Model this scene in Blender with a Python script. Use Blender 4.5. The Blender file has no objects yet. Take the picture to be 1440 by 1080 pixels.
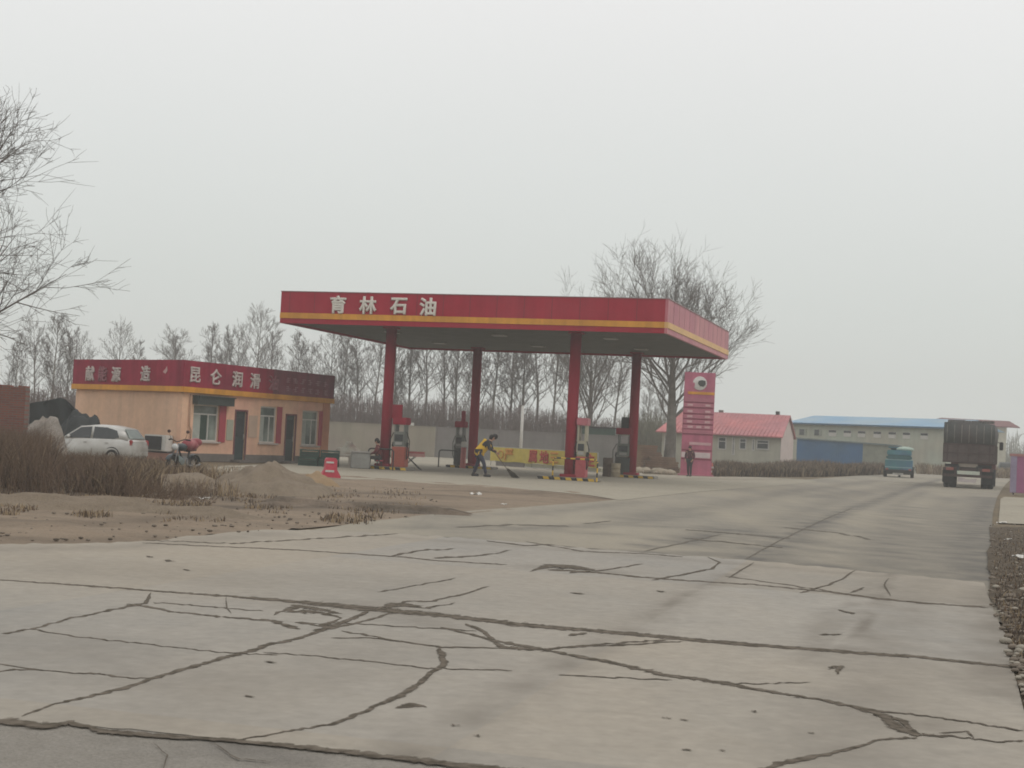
import bpy, bmesh, math, random
from mathutils import Vector, Matrix, noise

S = bpy.context.scene
C = S.collection
R = math.radians
random.seed(7)

# ------------------------------------------------------------------ camera
F = 2035.0            # focal length in pixels of the 1440 px wide photograph
CAMH = 1.6
PITCH = math.atan(79.0 / F)
ROLL = R(2.95)
cam = bpy.data.cameras.new('camera')
cam.sensor_width = 36.0
cam.lens = F / 1440 * 36
cam.clip_start = 0.1
cam.clip_end = 6000
co = bpy.data.objects.new('camera', cam)
C.objects.link(co)
CM = Matrix.Rotation(math.pi / 2 + PITCH, 4, 'X') @ Matrix.Rotation(ROLL, 4, 'Z')
co.matrix_world = Matrix.Translation((0, 0, CAMH)) @ CM
S.camera = co
cam.dof.use_dof = True
cam.dof.focus_distance = 16.0
cam.dof.aperture_fstop = (cam.lens / 1000) / 0.007

# ------------------------------------------------------------------ world, sun, exposure
SUN_EL, SUN_AZ = R(48), R(118)      # azimuth clockwise from +Y
w = bpy.data.worlds.new("World")
S.world = w
w.use_nodes = True
nt = w.node_tree
nt.nodes.clear()
wo = nt.nodes.new('ShaderNodeOutputWorld')
sky = nt.nodes.new('ShaderNodeTexSky')
sky.sky_type = 'NISHITA'
sky.sun_disc = False
sky.sun_elevation = SUN_EL
sky.sun_rotation = SUN_AZ
bg1 = nt.nodes.new('ShaderNodeBackground'); bg1.inputs[1].default_value = 0.05
nt.links.new(sky.outputs[0], bg1.inputs[0])
tc = nt.nodes.new('ShaderNodeTexCoord')
sep = nt.nodes.new('ShaderNodeSeparateXYZ')
nt.links.new(tc.outputs['Generated'], sep.inputs[0])
ramp = nt.nodes.new('ShaderNodeValToRGB')
ramp.color_ramp.elements[0].position = 0.0
ramp.color_ramp.elements[0].color = (0.68, 0.705, 0.68, 1)
ramp.color_ramp.elements[1].position = 1.0
ramp.color_ramp.elements[1].color = (1.0, 1.0, 1.0, 1)
for p, c in ((0.10, (0.715, 0.745, 0.715, 1)), (0.19, (0.79, 0.81, 0.79, 1)), (0.30, (0.89, 0.89, 0.88, 1))):
    e = ramp.color_ramp.elements.new(p); e.color = c
nt.links.new(sep.outputs[2], ramp.inputs[0])
nz = nt.nodes.new('ShaderNodeTexNoise'); nz.inputs['Scale'].default_value = 2.2; nz.inputs['Detail'].default_value = 3
nt.links.new(tc.outputs['Generated'], nz.inputs[0])
mr = nt.nodes.new('ShaderNodeMapRange'); mr.inputs[3].default_value = 1.0; mr.inputs[4].default_value = 1.07
nt.links.new(nz.outputs[0], mr.inputs[0])
bg2 = nt.nodes.new('ShaderNodeBackground')
nt.links.new(ramp.outputs[0], bg2.inputs[0]); nt.links.new(mr.outputs[0], bg2.inputs[1])
mx = nt.nodes.new('ShaderNodeMixShader'); mx.inputs[0].default_value = 0.93
nt.links.new(bg1.outputs[0], mx.inputs[1]); nt.links.new(bg2.outputs[0], mx.inputs[2])
nt.links.new(mx.outputs[0], wo.inputs[0])

sl = bpy.data.lights.new('sun', 'SUN')
sl.energy = 0.6
sl.angle = R(25)
sl.color = (1.0, 0.96, 0.9)
so = bpy.data.objects.new('sun', sl)
C.objects.link(so)
sd = Vector((math.sin(SUN_AZ) * math.cos(SUN_EL), math.cos(SUN_AZ) * math.cos(SUN_EL), math.sin(SUN_EL)))
so.rotation_euler = (-sd).to_track_quat('-Z', 'Y').to_euler()
S.view_settings.view_transform = 'Standard'
S.view_settings.look = 'None'
S.view_settings.exposure = 0.0
S.view_settings.gamma = 1.0
S.cycles.pixel_filter_type = 'BLACKMAN_HARRIS'
S.cycles.filter_width = 1.75
S.cycles.max_bounces = 5
S.cycles.volume_bounces = 1
S.cycles.transparent_max_bounces = 8

# ------------------------------------------------------------------ ground height and pixel helpers
def sstep(a, b, x):
    t = max(0.0, min(1.0, (x - a) / (b - a)))
    return t * t * (3 - 2 * t)
def gz(x, y):
    return 0.5 * sstep(10, 130, y) * sstep(8, 28, x)
def ray(px, py):
    return CM.to_3x3() @ Vector(((px - 720) / F, -(py - 540) / F, -1.0))
def at(px, py, z=0.0):                      # ground point seen at a pixel
    d = ray(px, py)
    if d.z >= -1e-4: d.z = -1e-4
    t = (z - CAMH) / d.z
    p = Vector((0, 0, CAMH)) + d * t
    if p.x > 8 and p.y > 10:                 # march to the first place where the ray meets the rising ground
        lo, hi = 0.0, t; n = 160
        for i in range(1, n + 1):
            u = t * i / n; q = d * u
            if CAMH + q.z <= z + gz(q.x, q.y): hi = u; break
            lo = u
        for _ in range(14):
            m = (lo + hi) / 2; q = d * m
            if CAMH + q.z <= z + gz(q.x, q.y): hi = m
            else: lo = m
        p = Vector((0, 0, CAMH)) + d * hi
    return Vector((p.x, p.y, z + gz(p.x, p.y)))
def dep(px, py, Y):                         # point at world distance Y
    d = ray(px, py)
    return Vector((0, 0, CAMH)) + d * (Y / d.y)
def onplane(px, py, o, dr):                 # (distance along dr, height) on a vertical plane
    d = ray(px, py)
    n = Vector((-dr.y, dr.x, 0))
    t = (o - Vector((0, 0, CAMH))).dot(n) / d.dot(n)
    p = Vector((0, 0, CAMH)) + d * t
    return (p - o).dot(dr), p.z

# ------------------------------------------------------------------ materials
MATS = {}
def mat(name, col, rough=0.8, var=0.15, scale=2.0, bump=0.0, metal=0.0, spec=0.3, tint=None, fine=18.0, streak=0.0):
    if name in MATS: return MATS[name]
    m = bpy.data.materials.new(name); MATS[name] = m
    m.use_nodes = True
    t = m.node_tree; L = t.links
    b = t.nodes['Principled BSDF']
    b.inputs['Roughness'].default_value = rough
    b.inputs['Metallic'].default_value = metal
    b.inputs['Specular IOR Level'].default_value = spec
    g = t.nodes.new('ShaderNodeNewGeometry')
    n1 = t.nodes.new('ShaderNodeTexNoise'); n1.inputs['Scale'].default_value = scale; n1.inputs['Detail'].default_value = 5
    n1.inputs['Roughness'].default_value = 0.65
    n2 = t.nodes.new('ShaderNodeTexNoise'); n2.inputs['Scale'].default_value = fine; n2.inputs['Detail'].default_value = 3
    L.new(g.outputs['Position'], n1.inputs[0]); L.new(g.outputs['Position'], n2.inputs[0])
    m1 = t.nodes.new('ShaderNodeMapRange'); m1.inputs[1].default_value = .3; m1.inputs[2].default_value = .7
    m1.inputs[3].default_value = 1 - var; m1.inputs[4].default_value = 1 + var
    L.new(n1.outputs[0], m1.inputs[0])
    m2 = t.nodes.new('ShaderNodeMapRange'); m2.inputs[1].default_value = .3; m2.inputs[2].default_value = .7
    m2.inputs[3].default_value = 1 - var * .45; m2.inputs[4].default_value = 1 + var * .45
    L.new(n2.outputs[0], m2.inputs[0])
    mu = t.nodes.new('ShaderNodeMath'); mu.operation = 'MULTIPLY'
    L.new(m1.outputs[0], mu.inputs[0]); L.new(m2.outputs[0], mu.inputs[1])
    vm = t.nodes.new('ShaderNodeVectorMath'); vm.operation = 'SCALE'
    if tint:
        mc = t.nodes.new('ShaderNodeMix'); mc.data_type = 'RGBA'
        mc.inputs[6].default_value = (*col, 1); mc.inputs[7].default_value = (*tint, 1)
        n3 = t.nodes.new('ShaderNodeTexNoise'); n3.inputs['Scale'].default_value = scale * .45; n3.inputs['Detail'].default_value = 6
        L.new(g.outputs['Position'], n3.inputs[0])
        m3 = t.nodes.new('ShaderNodeMapRange'); m3.inputs[1].default_value = .42; m3.inputs[2].default_value = .62
        L.new(n3.outputs[0], m3.inputs[0]); L.new(m3.outputs[0], mc.inputs[0])
        L.new(mc.outputs[2], vm.inputs[0])
    else:
        vm.inputs[0].default_value = col
    sc_out = mu.outputs[0]
    if streak:
        mp = t.nodes.new('ShaderNodeMapping'); mp.inputs['Scale'].default_value = (3.2, 3.2, .22); L.new(g.outputs['Position'], mp.inputs[0])
        n4 = t.nodes.new('ShaderNodeTexNoise'); n4.inputs['Scale'].default_value = 1.0; n4.inputs['Detail'].default_value = 5; L.new(mp.outputs[0], n4.inputs[0])
        m4 = t.nodes.new('ShaderNodeMapRange'); m4.inputs[1].default_value = .35; m4.inputs[2].default_value = .68; m4.inputs[3].default_value = 1 + streak * .4; m4.inputs[4].default_value = 1 - streak
        L.new(n4.outputs[0], m4.inputs[0]); mu2 = t.nodes.new('ShaderNodeMath'); mu2.operation = 'MULTIPLY'; L.new(sc_out, mu2.inputs[0]); L.new(m4.outputs[0], mu2.inputs[1]); sc_out = mu2.outputs[0]
    L.new(sc_out, vm.inputs['Scale'])
    L.new(vm.outputs[0], b.inputs['Base Color'])
    if bump:
        bp = t.nodes.new('ShaderNodeBump'); bp.inputs['Strength'].default_value = bump; bp.inputs['Distance'].default_value = .03
        L.new(n2.outputs[0], bp.inputs['Height']); L.new(bp.outputs[0], b.inputs['Normal'])
    return m

def ground_mat(name, c1, c2, c3, s1, s2, bump, wear=False, stretch=None, speck=None, grain=.2, slabs=None):
    m = bpy.data.materials.new(name); m.use_nodes = True
    t = m.node_tree; L = t.links; b = t.nodes['Principled BSDF']
    b.inputs['Roughness'].default_value = .92; b.inputs['Specular IOR Level'].default_value = .15
    g = t.nodes.new('ShaderNodeNewGeometry'); src = g.outputs['Position']
    mp = t.nodes.new('ShaderNodeMapping'); L.new(src, mp.inputs[0])
    if stretch: mp.inputs['Rotation'].default_value = (0, 0, stretch[0]); mp.inputs['Scale'].default_value = (stretch[1], stretch[2], 1)
    def N(s, d, v, ro=.6):
        n = t.nodes.new('ShaderNodeTexNoise'); n.inputs['Scale'].default_value = s; n.inputs['Detail'].default_value = d; n.inputs['Roughness'].default_value = ro
        L.new(v, n.inputs[0]); return n.outputs[0]
    def mr(v, a, bb, c=0, d=1):
        n = t.nodes.new('ShaderNodeMapRange')
        for i, q in enumerate((a, bb, c, d)): n.inputs[i + 1].default_value = q
        L.new(v, n.inputs[0]); return n.outputs[0]
    def mix(f, a, bb):
        n = t.nodes.new('ShaderNodeMix'); n.data_type = 'RGBA'
        if isinstance(f, float): n.inputs[0].default_value = f
        else: L.new(f, n.inputs[0])
        for i, q in ((6, a), (7, bb)):
            if isinstance(q, tuple): n.inputs[i].default_value = (*q, 1)
            else: L.new(q, n.inputs[i])
        return n.outputs[2]
    big = mr(N(s1, 6, mp.outputs[0]), .38, .64)
    med = mr(N(s2, 5, src, .7), .35, .7)
    fine = N(s2 * 9, 3, src, .7)
    c = mix(big, c1, c2)
    mm = t.nodes.new('ShaderNodeMath'); mm.operation = 'MULTIPLY'; mm.inputs[1].default_value = .6
    L.new(med, mm.inputs[0])
    c = mix(mm.outputs[0], c, c3)
    v = t.nodes.new('ShaderNodeVectorMath'); v.operation = 'SCALE'
    L.new(c, v.inputs[0]); L.new(mr(fine, .25, .75, 1 - grain, 1 + grain), v.inputs['Scale'])
    out = v.outputs[0]
    if slabs:                       # each cast slab has its own tone
        ms = t.nodes.new('ShaderNodeMapping'); ms.vector_type = 'TEXTURE'; ms.inputs['Location'].default_value = slabs[0]; ms.inputs['Rotation'].default_value = (0, 0, slabs[1]); ms.inputs['Scale'].default_value = (slabs[2], slabs[3], 1)
        L.new(src, ms.inputs[0])
        fl = t.nodes.new('ShaderNodeVectorMath'); fl.operation = 'FLOOR'; L.new(ms.outputs[0], fl.inputs[0])
        zf = t.nodes.new('ShaderNodeVectorMath'); zf.operation = 'MULTIPLY'; zf.inputs[1].default_value = (1, 1, 0); L.new(fl.outputs[0], zf.inputs[0])
        wn = t.nodes.new('ShaderNodeTexWhiteNoise'); wn.noise_dimensions = '2D'; L.new(zf.outputs[0], wn.inputs['Vector'])
        v3 = t.nodes.new('ShaderNodeVectorMath'); v3.operation = 'SCALE'; L.new(out, v3.inputs[0]); L.new(mr(wn.outputs['Value'], 0, 1, .91, 1.08), v3.inputs['Scale'])
        cool = t.nodes.new('ShaderNodeMix'); cool.data_type = 'RGBA'; cool.blend_type = 'MULTIPLY'; cool.inputs[7].default_value = (.94, .985, 1.06, 1)
        sx3 = t.nodes.new('ShaderNodeSeparateColor'); L.new(wn.outputs['Color'], sx3.inputs[0]); L.new(sx3.outputs[1], cool.inputs[0]); L.new(v3.outputs[0], cool.inputs[6])
        out = cool.outputs[2]
    if speck:
        out = mix(mr(N(speck[1], 2, src), .68, .72), out, speck[0])
    if wear:
        a = t.nodes.new('ShaderNodeAttribute'); a.attribute_name = 'wear'
        q = t.nodes.new('ShaderNodeMath'); q.operation = 'MULTIPLY'
        L.new(a.outputs['Fac'], q.inputs[0]); L.new(mr(N(1.3, 4, src), .3, .62, .45, 1.25), q.inputs[1])
        out = mix(q.outputs[0], out, wear)
    L.new(out, b.inputs['Base Color'])
    bp = t.nodes.new('ShaderNodeBump'); bp.inputs['Strength'].default_value = bump; bp.inputs['Distance'].default_value = .02
    L.new(fine, bp.inputs['Height']); L.new(bp.outputs[0], b.inputs['Normal'])
    return m

# ------------------------------------------------------------------ mesh builder
class MB:
    def __init__(s): s.v = []; s.f = []; s.m = []; s.sm = []; s.M = None
    def add(s, vs, fs, mi=0, smooth=False):
        o = len(s.v)
        if s.M is not None: vs = [s.M @ Vector(v) for v in vs]
        s.v += [tuple(v) for v in vs]
        for f in fs:
            s.f.append(tuple(i + o for i in f)); s.m.append(mi); s.sm.append(smooth)
        return s
    def box(s, c, d, rz=0, mi=0, bev=0.0, rot=None):
        c = Vector(c); h = Vector(d) / 2
        m = rot if rot is not None else Matrix.Rotation(rz, 3, 'Z')
        if bev > 0:
            bm = bmesh.new(); bmesh.ops.create_cube(bm, size=1)
            for v in bm.verts: v.co = Vector((v.co.x * d[0], v.co.y * d[1], v.co.z * d[2]))
            bmesh.ops.bevel(bm, geom=bm.edges[:], offset=min(bev, min(d) * .45), segments=2, affect='EDGES')
            bm.verts.index_update()
            s.add([c + m @ v.co for v in bm.verts], [[v.index for v in f.verts] for f in bm.faces], mi)
            bm.free(); return s
        vs = [c + m @ Vector((x * h.x, y * h.y, z * h.z)) for x in (-1, 1) for y in (-1, 1) for z in (-1, 1)]
        return s.add(vs, [(0, 1, 3, 2), (4, 6, 7, 5), (0, 4, 5, 1), (2, 3, 7, 6), (0, 2, 6, 4), (1, 5, 7, 3)], mi)
    def tube(s, pts, rs, n=8, mi=0, cap=True):
        pts = [Vector(p) for p in pts]
        if not isinstance(rs, (list, tuple)): rs = [rs] * len(pts)
        vs = []; fs = []
        up = None
        for i, p in enumerate(pts):
            d = (pts[min(i + 1, len(pts) - 1)] - pts[max(i - 1, 0)])
            if d.length < 1e-7: d = Vector((0, 0, 1))
            d.normalize()
            if up is None: up = Vector((1, 0, 0)) if abs(d.z) > .8 else Vector((0, 0, 1))
            a = d.cross(up)
            if a.length < 1e-4: a = d.orthogonal()
            a.normalize(); b2 = d.cross(a); up = a.cross(d)
            for k in range(n):
                th = 2 * math.pi * k / n
                vs.append(p + (a * math.cos(th) + b2 * math.sin(th)) * rs[i])
        for i in range(len(pts) - 1):
            for k in range(n):
                k2 = (k + 1) % n
                fs.append((i * n + k, i * n + k2, (i + 1) * n + k2, (i + 1) * n + k))
        s.add(vs, fs, mi, True)
        if cap and n > 2:
            s.add(vs[:n], [tuple(range(n - 1, -1, -1))], mi); s.add(vs[-n:], [tuple(range(n))], mi)
        return s
    def lathe(s, prof, c=(0, 0, 0), n=16, mi=0, axis='Z'):
        c = Vector(c); vs = []; fs = []
        for r, z in prof:
            for k in range(n):
                th = 2 * math.pi * k / n
                p = (r * math.cos(th), r * math.sin(th), z)
                if axis == 'Y': p = (p[0], p[2], p[1])
                if axis == 'X': p = (p[2], p[0], p[1])
                vs.append(c + Vector(p))
        for i in range(len(prof) - 1):
            for k in range(n):
                k2 = (k + 1) % n
                fs.append((i * n + k, i * n + k2, (i + 1) * n + k2, (i + 1) * n + k))
        return s.add(vs, fs, mi, True)
    def prism(s, poly, off, mi=0, smooth=False):      # poly: 3D points, off: extrusion vector
        off = Vector(off); n = len(poly); a = [Vector(p) for p in poly]; b2 = [p + off for p in a]
        s.add(a + b2, [tuple(range(n - 1, -1, -1)), tuple(range(n, 2 * n))] + [(i, (i + 1) % n, n + (i + 1) % n, n + i) for i in range(n)], mi, smooth)
        return s
    def ball(s, c, r, n=10, mi=0, sc=(1, 1, 1)):
        k = max(5, n // 2 + 2)
        prof = [(math.sin(math.pi * i / k) * 1.0, -math.cos(math.pi * i / k)) for i in range(k + 1)]
        c = Vector(c); vs = []; fs = []
        for rr, z in prof:
            for j in range(n):
                th = 2 * math.pi * j / n
                vs.append(c + Vector((rr * math.cos(th) * r * sc[0], rr * math.sin(th) * r * sc[1], z * r * sc[2])))
        for i in range(k):
            for j in range(n):
                j2 = (j + 1) % n; fs.append((i * n + j, i * n + j2, (i + 1) * n + j2, (i + 1) * n + j))
        return s.add(vs, fs, mi, True)
    def build(s, name, mats, parent=None, loc=(0, 0, 0)):
        me = bpy.data.meshes.new(name)
        me.from_pydata(s.v, [], s.f)
        if not isinstance(mats, (list, tuple)): mats = [mats]
        for m in mats: me.materials.append(m)
        me.polygons.foreach_set('material_index', s.m)
        me.polygons.foreach_set('use_smooth', s.sm)
        bm = bmesh.new(); bm.from_mesh(me)
        if len(bm.faces) < 60000:
            bmesh.ops.remove_doubles(bm, verts=bm.verts, dist=1e-5)
            bmesh.ops.recalc_face_normals(bm, faces=bm.faces)
        bm.to_mesh(me); bm.free(); me.update()
        o = bpy.data.objects.new(name, me); C.objects.link(o)
        o.location = loc
        if parent is not None: o.parent = parent
        return o
def tag(o, label=None, cat=None, group=None, kind=None):
    if label: o['label'] = label
    if cat: o['category'] = cat
    if group: o['group'] = group
    if kind: o['kind'] = kind
    return o
def thing(name, label, cat, loc=(0, 0, 0), rz=0, group=None):
    o = bpy.data.objects.new(name, None); C.objects.link(o)
    o.location = loc; o.rotation_euler = (0, 0, rz); o.empty_display_size = .2
    return tag(o, label, cat, group)
def kids(o): return [c for c in bpy.data.objects if c.parent == o]
def copy_tree(o, parent=None):
    c = o.copy(); C.objects.link(c); c.parent = parent
    for ch in kids(o): copy_tree(ch, c)
    return c
def text_obj(name, txt, size, m, parent, origin, dx, nrm, depth=.03, bold=.012, wid=1.0):
    cu = bpy.data.curves.new(name, 'FONT'); cu.body = txt; cu.size = size; cu.extrude = depth / 2; cu.bevel_depth = bold; cu.bevel_resolution = 0
    cu.align_x = 'CENTER'; cu.align_y = 'CENTER'
    t = bpy.data.objects.new(name, cu); C.objects.link(t)
    dg = bpy.context.evaluated_depsgraph_get()
    me = bpy.data.meshes.new_from_object(t.evaluated_get(dg))
    bpy.data.objects.remove(t)
    xs_ = [v.co.x for v in me.vertices]; ys_ = [v.co.y for v in me.vertices]
    me.transform(Matrix.Translation((-(min(xs_) + max(xs_)) / 2, -(min(ys_) + max(ys_)) / 2, 0)))
    dx = Vector(dx).normalized(); n = Vector(nrm).normalized(); up = Vector((0, 0, 1))
    mm = Matrix((dx * wid, up, n)).transposed().to_4x4()
    me.transform(Matrix.Translation(origin) @ mm)
    me.materials.clear(); me.materials.append(m)
    o = bpy.data.objects.new(name, me); C.objects.link(o); o.parent = parent
    return o

# ------------------------------------------------------------------ ground, road, forecourt
m_earth = ground_mat('earth', (.25, .19, .135), (.175, .135, .098), (.29, .23, .17), .6, 2.6, 1.0, wear=(.11, .085, .062), stretch=(R(8), .45, 1.6), speck=((.11, .085, .06), 7.0))
m_grassground = ground_mat('dry_field', (.17, .13, .085), (.12, .095, .065), (.21, .17, .11), .2, 1.4, .9)
m_conc = ground_mat('slab_concrete', (.342, .296, .235), (.28, .258, .222), (.372, .33, .272), .16, .8, .18, wear=(.18, .158, .13), stretch=(R(20), 1, .6), grain=.11, slabs=((-4.788 + 6.1 * .9643 , 13.898 - 6.1 * .2648, 0), R(-15.35), 4.8, 5.0))
m_asph = ground_mat('road_surface', (.305, .27, .212), (.225, .205, .172), (.325, .29, .23), .25, 1.1, .5, wear=(.135, .125, .11), stretch=(R(-15), 1.6, .25), grain=.10)
m_oldasph = ground_mat('old_asphalt', (.275, .25, .215), (.23, .21, .18), (.32, .295, .26), 1.1, 6, 1.0, wear=(.12, .11, .1))
m_fore = ground_mat('forecourt_concrete', (.33, .295, .23), (.285, .255, .2), (.365, .33, .265), .2, 1.0, .4, wear=(.2, .17, .13))
m_tyre = None

def jag(px, amp=3.0, step=18):                # roughen a pixel outline
    out = []
    n = len(px)
    for i in range(n):
        a = Vector(px[i]); b = Vector(px[(i + 1) % n])
        L = (b - a).length; k = max(1, int(L / step))
        for j in range(k):
            p = a.lerp(b, j / k)
            if 0 < j: p += Vector((random.gauss(0, amp), random.gauss(0, amp * .35)))
            out.append((p.x, p.y))
    return out
def dist_lines(x, y, lines):
    w = 0.0
    for pts, wd, st in lines:
        for (ax, ay), (bx, by) in zip(pts, pts[1:]):
            dx, dy = bx - ax, by - ay
            L2 = dx * dx + dy * dy + 1e-9
            t = max(0, min(1, ((x - ax) * dx + (y - ay) * dy) / L2))
            d2 = (x - ax - t * dx) ** 2 + (y - ay - t * dy) ** 2
            if d2 < 9 * wd * wd: w = max(w, min(1, st * 1.3) * math.exp(-d2 / (wd * wd)))
    return w
def sheet(name, pix, z, m, grid, wear=None, rough=None, world=False):
    pts = [Vector((p[0], p[1], 0)) for p in pix] if world else [at(*p) for p in pix]
    bm = bmesh.new()
    vs = [bm.verts.new((p.x, p.y, 0)) for p in pts]
    f = bm.faces.new(vs)
    bmesh.ops.triangulate(bm, faces=[f], ngon_method='EAR_CLIP')
    xs = [p.x for p in pts]; ys = [p.y for p in pts]
    def cut(v, ax):
        no = (1, 0, 0) if ax == 0 else (0, 1, 0)
        bmesh.ops.bisect_plane(bm, geom=bm.verts[:] + bm.edges[:] + bm.faces[:], plane_co=(v, v, 0), plane_no=no)
    x = min(xs) + grid
    while x < max(xs):
        cut(x, 0); x += grid * (1 if abs(x) < 40 else 4)
    y = min(ys) + grid
    while y < max(ys):
        cut(y, 1); y += grid * (1 if y < 30 else 2 if y < 100 else 6)
    for v in bm.verts:
        v.co.z = z + gz(v.co.x, v.co.y) + (rough(v.co.x, v.co.y) if rough else 0)
    me = bpy.data.meshes.new(name); bm.to_mesh(me); bm.free()
    me.materials.append(m)
    if wear:
        at_ = me.attributes.new('wear', 'FLOAT', 'POINT')
        at_.data.foreach_set('value', [dist_lines(v.co.x, v.co.y, wear) for v in me.vertices])
    o = bpy.data.objects.new(name, me); C.objects.link(o)
    o['kind'] = 'structure'
    return o
def wl(pix, wd, st): return ([(at(*p).x, at(*p).y) for p in pix], wd, st)

# the one sheet of ground that reaches the horizon (finer where it rises towards the road)
gb = bmesh.new()
def ax(lo, hi, st, far):
    a = []; v = lo
    while v <= hi: a.append(v); v += st
    return [-far, -far / 4, -far / 15] + a + [far / 15, far / 4, far]
gx = ax(-60, 90, 2.5, 3000); gy = [-200, -60, -20] + [i * 2.0 for i in range(0, 70)] + [160, 220, 320, 600, 1500, 4000]
V = [[gb.verts.new((x, y, gz(x, y) - .02)) for x in gx] for y in gy]
for j in range(len(gy) - 1):
    for i in range(len(gx) - 1):
        gb.faces.new((V[j][i], V[j][i + 1], V[j + 1][i + 1], V[j + 1][i]))
me = bpy.data.meshes.new('ground'); gb.to_mesh(me); gb.free(); me.materials.append(m_grassground)
o = bpy.data.objects.new('ground', me); C.objects.link(o); o['kind'] = 'structure'

_edge = []
def bumpy(x, y):
    if not _edge:
        _edge.append(([(at(*p).x, at(*p).y) for p in [(-260, 770), (0, 767), (215, 762), (370, 745), (500, 735), (620, 722), (800, 708), (868, 703), (760, 689), (560, 677), (470, 671), (330, 667), (240, 670)]], .9, 1.0))
    n = noise.noise(Vector((x * .45, y * .45, 3))) * .10 + noise.noise(Vector((x * 1.6, y * 1.6, 1))) * .045
    return max(0, n + .03) * max(0, 1 - dist_lines(x, y, _edge))
dirt_px = [(-260, 770), (0, 767), (120, 765), (215, 762), (250, 756), (370, 745), (500, 735), (620, 722), (700, 715), (800, 708), (868, 703),
           (830, 696), (760, 689), (660, 683), (560, 677), (470, 671), (440, 668), (330, 667), (240, 670), (120, 672), (-60, 668), (-300, 665)]
sheet('dirt_ground', jag(dirt_px, 2.5, 22), 0.0, m_earth, .45, rough=bumpy, wear=[wl([(-60, 708), (150, 712), (330, 714), (480, 716), (580, 712)], .9, .75), wl([(600, 690), (720, 694), (800, 697), (860, 702)], .7, .6), wl([(-60, 735), (120, 738), (300, 728)], .5, .45), wl([(380, 700), (520, 694), (640, 700)], .6, .5), wl([(-60, 760), (100, 762), (230, 757)], .35, .35), wl([(240, 690), (340, 705)], 1.2, .6), wl([(-60, 690), (200, 690)], 3.0, .7)])
fore_px = [(230, 674), (262, 662), (320, 655), (420, 652), (464, 641), (700, 644), (880, 650), (905, 667), (1000, 669.5), (1060, 671), (1128, 674), (1150, 677), (1040, 687),
           (960, 694), (872, 704), (830, 697), (760, 690.5), (660, 684), (560, 679), (470, 673), (440, 671), (330, 672)]
asph_px = [(330, 762), (500, 735.5), (620, 722.5), (700, 715.5), (800, 708.5), (872, 702), (960, 692), (1060, 683), (1128, 675), (1180, 671), (1232, 668), (1300, 663.5),
           (1365, 660.5), (1400, 659.3), (1425, 659), (1436, 661), (1424, 672), (1412, 684), (1402, 700), (1396, 722), (1394, 760), (1400, 830), (1430, 880), (1300, 850), (860, 800), (500, 775)]
wear_a = [wl([(1040, 800), (1120, 750), (1200, 715), (1270, 690), (1330, 673)], .28, .75),
          wl([(1235, 800), (1245, 765), (1260, 735), (1285, 712)], .12, .6), wl([(1252, 802), (1262, 765), (1278, 735)], .12, .55),
          wl([(905, 778), (1000, 780), (1100, 790), (1230, 803)], .5, .55), wl([(960, 765), (1020, 745), (1090, 755)], .35, .6),
          wl([(980, 740), (1100, 752), (1180, 770)], .3, .45), wl([(820, 742), (900, 733), (1000, 722)], .35, .35),
          wl([(900, 770), (960, 757), (1010, 750)], .2, .6), wl([(1100, 790), (1170, 765)], .2, .35),
          wl([(1390, 700), (1372, 760), (1365, 815)], .9, .6), wl([(1150, 700), (1230, 690), (1330, 680)], .9, .35),
          wl([(1200, 800), (1225, 760), (1260, 712), (1300, 690)], .3, .35), wl([(1290, 806), (1300, 770), (1318, 735), (1335, 700)], .5, .4), wl([(1000, 770), (1080, 742), (1170, 705), (1260, 682)], .6, .3), wl([(880, 730), (1000, 712), (1120, 690), (1230, 676)], .7, .35), wl([(700, 745), (860, 738), (960, 742)], .4, .4), wl([(560, 742), (700, 740), (860, 752)], .5, .3), wl([(620, 726), (760, 722), (900, 705)], .4, .3)]
asp = sheet('asphalt_road', jag(asph_px, 1.0, 25), .004, m_asph, .5, wear=wear_a)
sheet('forecourt', fore_px, .012, m_fore, .6, wear=[wl([(640, 668), (900, 672), (1120, 674)], 1.2, .4), wl([(500, 662), (700, 660), (860, 664)], 1.5, .35)])
conc_px = [(-300, 779), (0, 767), (120, 765.5), (215, 762.5), (250, 757), (370, 746), (450, 747), (560, 752), (700, 761), (860, 775), (1060, 790),
           (1240, 807), (1384, 821), (1393, 850), (1418, 900), (1426, 950), (1442, 1010), (1500, 1170), (1100, 1135), (900, 1108), (640, 1079), (380, 1051), (200, 1031), (0, 1017), (-300, 985)]
wear_c = [wl([(1300, 815), (1270, 880), (1235, 960), (1180, 1080)], .35, .3), wl([(1020, 812), (930, 860), (800, 935), (620, 1040)], .22, .22), wl([(240, 1010), (420, 960), (560, 900)], .5, .15), wl([(1385, 830), (1405, 900), (1415, 980)], .3, .5), wl([(0, 775), (200, 770), (380, 752)], .35, .3), wl([(560, 757), (860, 780), (1240, 812)], .25, .3),wl([(1050, 800), (960, 840), (860, 905), (740, 970), (560, 1075)], .09, .5), wl([(1235, 808), (1200, 850), (1150, 930)], .07, .35),
          wl([(1255, 808), (1222, 870), (1180, 945)], .09, .6), wl([(1172, 860), (1150, 900), (1140, 935)], .14, .4),
          wl([(430, 855), (520, 850), (600, 880)], .35, .3), wl([(1235, 1010), (1300, 1020)], .3, .5), wl([(760, 800), (850, 806)], .3, .4),
          wl([(150, 800), (350, 820), (500, 820)], 1.2, .18), wl([(-50, 900), (150, 930), (300, 960)], .8, .22)]
slab = sheet('concrete_road', jag(conc_px, 1.6, 14), .016, m_conc, .3, wear=wear_c)
old_px = [(-400, 970), (0, 1008), (640, 1070), (1500, 1160), (1700, 1400), (-500, 1400)]
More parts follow.
